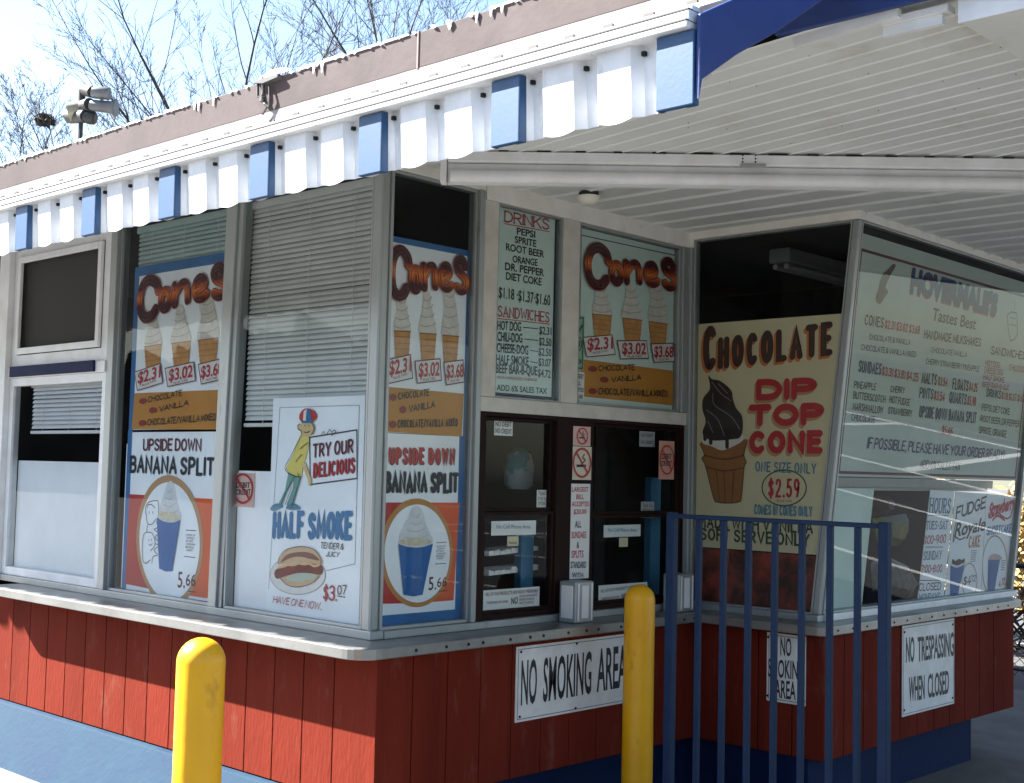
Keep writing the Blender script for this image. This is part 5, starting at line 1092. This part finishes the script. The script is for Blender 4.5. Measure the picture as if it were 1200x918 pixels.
for lab, y, d in (('upper torn white shelf edging in the left hatch', 648, 0), ('lower torn white shelf edging in the left hatch', 671, .01)):
    q = [PB.shift(-.12).hit3(x, yy) for x, yy in ((573, y+4), (602, y+1), (631, y-3))]; t = thing('shelf', lab, 'shelf', q[1]); random.seed(y)
    m = MB(); n = 9
    for i in range(n):
        a = q[0].lerp(q[2], i/n); b = q[0].lerp(q[2], (i+.93)/n); k = random.uniform(.012, .03); m.hexa([a, b, b+Vector((-.15, 0, 0)), a+Vector((-.15, 0, 0))], [a+Vector((0, 0, k)), b+Vector((0, 0, random.uniform(.012, .03))), b+Vector((-.15, 0, .02)), a+Vector((-.15, 0, .02))])
    m.build('edging', PAPER, t)
q = ID.shift(-.35)
for nm, lab, mt, z_, pts, c in (('snack_bag', 'yellow-green snack bag inside the tilted window', mat('bag_yellowgreen', (.40, .52, .05), (.25, .40, .04), sc=12, rough=.35), zD2, [(200,165),(295,150),(290,200),(270,245),(215,232)], 'bag'), ('snack_bag', 'crumpled white bag low inside the tilted window', mat('bag_crumpled', (.50, .50, .47), (.25, .25, .24), sc=20, rough=.5, bump=.6), zD2, [(195,290),(240,270),(300,300),(330,350),(300,400),(200,370)], 'bag'), ('snack_bag', 'dark red bag hanging above the yellow-green one', PHOTOR, zD2, [(205,100),(245,105),(240,150),(215,148)], 'bag')):
    P = [q.hit3(*z_(*p)) for p in pts]; cc = sum(P, Vector())/len(P); t = thing(nm, lab, c, cc); m = MB(); n = len(P); ap = [cc.lerp(p, .55)+Vector((.06, 0, .0)) for p in P]; bp_ = [cc.lerp(p, .55)+Vector((-.06, 0, 0)) for p in P]
    m.add(P+ap+bp_, [(i, (i+1) % n, n+(i+1) % n, n+i) for i in range(n)]+[(2*n+i, 2*n+(i+1) % n, (i+1) % n, i) for i in range(n)]+[list(range(n, 2*n)), list(range(2*n, 3*n))[::-1]]); m.build('bag', mt, t)
p = PC.shift(-.5).hit3(*zm(790, 240, 3.532)(430, 225))
t = thing('strip_light', 'unlit white strip light fitting inside above the chocolate dip poster', 'lamp', p); m = MB(); m.box(p.x-.06, p.x+.07, p.y, p.y+1.2, p.z-.02, p.z+.06); m.build('housing', mat('lamp_housing', (.16, .17, .17), (.11, .12, .12), sc=8, rough=.5), t, bevel=.01); m = MB(); m.tube((p.x-.03, p.y+.02, p.z-.04), (p.x-.03, p.y+1.15, p.z-.04), .016); m.tube((p.x+.04, p.y+.02, p.z-.04), (p.x+.04, p.y+1.15, p.z-.04), .016); m.build('tube', mat('tube_dull', (.25, .25, .25), rough=.4), t)

# ================================================================== BEYOND: fence, bushes, trees
random.seed(21)
t = thing('chain_link_fence', 'black chain link fence beyond the end bay', 'fence', (0, 7.0, 0))
FX0, FX1, FH, FYY = -2.6, 1.3, .93, 7.0
for x in (-2.6, 1.3): m = MB(); m.tube((x, FYY, -.02), (x, FYY, FH+.04), .03, n=10); m.build('post', FENCEM, t, smooth=True)
m = MB(); m.tube((FX0, FYY, FH), (FX1, FYY, FH), .022, n=8); m.build('rail', FENCEM, t, smooth=True)
m = MB(); m.tube((FX0, FYY, .1), (FX1, FYY, .1), .012, n=6); m.build('rail', FENCEM, t, smooth=True)
m = MB(); st_ = .085; hh = FH-.06
k = FX0-hh
while k < FX1:
    for sgn in (1, -1):
        x0 = k if sgn > 0 else k+hh; z0 = .05; x1 = x0+sgn*hh; z1 = z0+hh
        pts = []
        for xx, zz in ((x0, z0), (x1, z1)): pts.append([xx, zz])
        A, B = pts
        def clip(A, B):
            for X, s_ in ((FX0, 1), (FX1, -1)):
                if s_*(A[0]-X) < 0 and s_*(B[0]-X) < 0: return None
                for P, Q in ((A, B), (B, A)):
                    if s_*(P[0]-X) < 0: tt = (X-P[0])/(Q[0]-P[0]); P[1] = P[1]+(Q[1]-P[1])*tt; P[0] = X
            return A, B
        r_ = clip(A, B)
        if r_: m.tube((A[0], FYY+.003*sgn, A[1]), (B[0], FYY+.003*sgn, B[1]), .0028, n=4, caps=False)
    k += st_
m.build('mesh', FENCEM, t)
def leafblob(m, c, r, n, size, rnd, squash=.8):
    for _ in range(n):
        while True:
            v = Vector((rnd.uniform(-1, 1), rnd.uniform(-1, 1), rnd.uniform(-1, 1)))
            if .15 < v.length < 1: break
        p = Vector(c)+Vector((v.x*r, v.y*r, v.z*r*squash)); a = Vector((rnd.uniform(-1, 1), rnd.uniform(-1, 1), rnd.uniform(-.6, .6))).normalized(); b = a.orthogonal().normalized(); q = rnd.uniform(.6, 1.3)*size
        m.add([p-a*q, p+b*q*.45, p+a*q, p-b*q*.45], [(0, 1, 2, 3)])
def bush(label, c, w_, h_, mt, n, seed):
    rnd = random.Random(seed); t = thing('bush', label, 'bush', (c[0], c[1], 0)); m = MB(); mb_ = MB()
    for k in range(int(n/90)):
        p = (c[0]+rnd.uniform(-w_, w_), c[1]+rnd.uniform(-.5, .5)*w_, rnd.uniform(.15, h_)); leafblob(m, p, rnd.uniform(.18, .42), 90, .055, rnd)
        base = (c[0]+rnd.uniform(-.3, .3)*w_, c[1]+rnd.uniform(-.2, .2), 0); mid = ((base[0]+p[0])/2+rnd.uniform(-.1, .1), (base[1]+p[1])/2, p[2]*.6); mb_.path([base, mid, p], .012, n=4)
    m.build('foliage', mt, t); mb_.build('stems', BARK, t)
bush('golden leafed bush behind the chain link fence', (-1.2, 9.0), 1.6, 1.9, LEAFG, 5200, 3)
bush('paler golden bush further along behind the fence', (-4.6, 9.6), 1.7, 2.0, LEAFG, 3600, 5)

from mathutils import Quaternion
def far(px, dist):
    D = ray(px, 500); D = Vector((D.x, D.y, 0)).normalized(); q = CAM+D*dist; return (q.x, q.y, 0)
def tree(label, base, fork_h, limbs, L0, r0, seed, fan=50, up=.5, levels=4):
    rnd = random.Random(seed); T = MB(); Cn = MB(); base = Vector(base)
    def limb(p, d, L, r, lev):
        n = max(3, int((9, 7, 5, 3)[lev])); q = p; sides = (6, 4, 3, 3)[lev]; bend = Vector((rnd.uniform(-1, 1), rnd.uniform(-1, 1), 0))*.05
        for i in range(n):
            t = (i+1)/n
            d = (d+bend+Vector((rnd.uniform(-1, 1), rnd.uniform(-1, 1), rnd.uniform(-.6, .9)))*.085+Vector((0, 0, .05*up))).normalized()
            q2 = q+d*(L/n); ra = max(r*(1-i/n)**.8, .0048); rb = max(r*(1-t)**.8, .0042)
            Cn.tube(q, q2, ra, r2=rb, n=sides, caps=False)
            if lev+1 < levels and t > .15 and rnd.random() < (1, .85, .6, 0)[lev]:
                for _ in range(2 if rnd.random() < (.4, .15, .1, 0)[lev] else 1):
                    a = d.orthogonal().normalized(); a.rotate(Quaternion(d, rnd.uniform(0, 6.283))); a.z = a.z*.6+.12
                    limb(q2, (d+a*rnd.uniform(.55, 1.05)).normalized(), L*(1-t*.62)*rnd.uniform(.34, .58), max(rb*.58, .005), lev+1)
            q = q2
    top = base+Vector((0, 0, fork_h)); T.tube(base-Vector((0, 0, .1)), base+Vector((.03, 0, fork_h*.5)), r0*1.15, r2=r0, n=10); T.tube(base+Vector((.03, 0, fork_h*.5)), top, r0, r2=r0*.8, n=10)
    for i in range(limbs):
        a = 6.283*i/limbs+rnd.uniform(-.35, .35); e = math.radians(rnd.uniform(.25, 1)*fan)
        limb(top+Vector((0, 0, rnd.uniform(-.5, .1))), Vector((math.sin(e)*math.cos(a), math.sin(e)*math.sin(a), math.cos(e))), L0*rnd.uniform(.8, 1.1), r0*rnd.uniform(.17, .27), 0)
    t = thing('bare_tree', label, 'tree', tuple(base))
    T.build('trunk', BARK, t, smooth=True); Cn.build('branches', BARK, t, smooth=True)
tree('big bare tree with spreading forked limbs behind the roof, left of the fascia joint', far(262, 30), 7.2, 11, 6.8, .17, 5, fan=64, up=.25)
tree('bare tree mostly above the picture, right of the big one', far(452, 34), 10.8, 10, 6.0, .16, 12, fan=66, up=.25)
tree('low bare tree between the floodlight and the big tree', far(190, 33), 8.3, 8, 3.7, .11, 8, fan=72, up=.3)
tree('thin bare tree left of the floodlight', far(58, 34), 8.4, 6, 3.1, .10, 31, fan=40)
tree('slender bare tree at the far left edge', far(12, 38), 9.0, 6, 3.0, .10, 44, fan=44)
q = CAM+ray(52, 141)*34
t = thing('leaf_nest', 'dark leaf nest caught high in the thin bare tree', 'nest', tuple(q)); m = MB(); leafblob(m, q, .26, 160, .10, random.Random(3), .6); m.build('leaves', BARK, t)
rnd = random.Random(77); m = MB()
def wood(x0, y0, x1, y1, hgt, n):  # added tree belt out of view, blocks low sky light and its reflection
    d = Vector((x1-x0, y1-y0, 0))
    rows = []
    for i in range(n+1):
        p = Vector((x0, y0, 0))+d*(i/n); h = hgt*(.8+.12*math.sin(i*.05)+.06*math.sin(i*.31)+rnd.uniform(-.12, .12)); nn = Vector((-d.y, d.x, 0)).normalized()
        rows.append([p+nn*rnd.uniform(-.8, .8)+Vector((0, 0, -.2)), p+nn*rnd.uniform(-1, 1)+Vector((0, 0, h*.5)), p+nn*rnd.uniform(0, 1.5)+Vector((0, 0, h)), p+nn*3+Vector((0, 0, h*.9)), p+nn*4+Vector((0, 0, -.2))])
    vs = [q for r in rows for q in r]; m.add(vs, [(5*i+j, 5*i+5+j, 5*i+6+j, 5*i+1+j) for i in range(n) for j in range(4)])
wood(48, -30, -70, -30, 8.0, 520); wood(46, 14, 46, -32, 8.0, 240)
o = m.build('unseen_sky_block_wood', mat('sky_block_brown', (.05, .042, .035), (.09, .075, .06), sc=.8, rough=.95)); tag(o, kind='stuff')
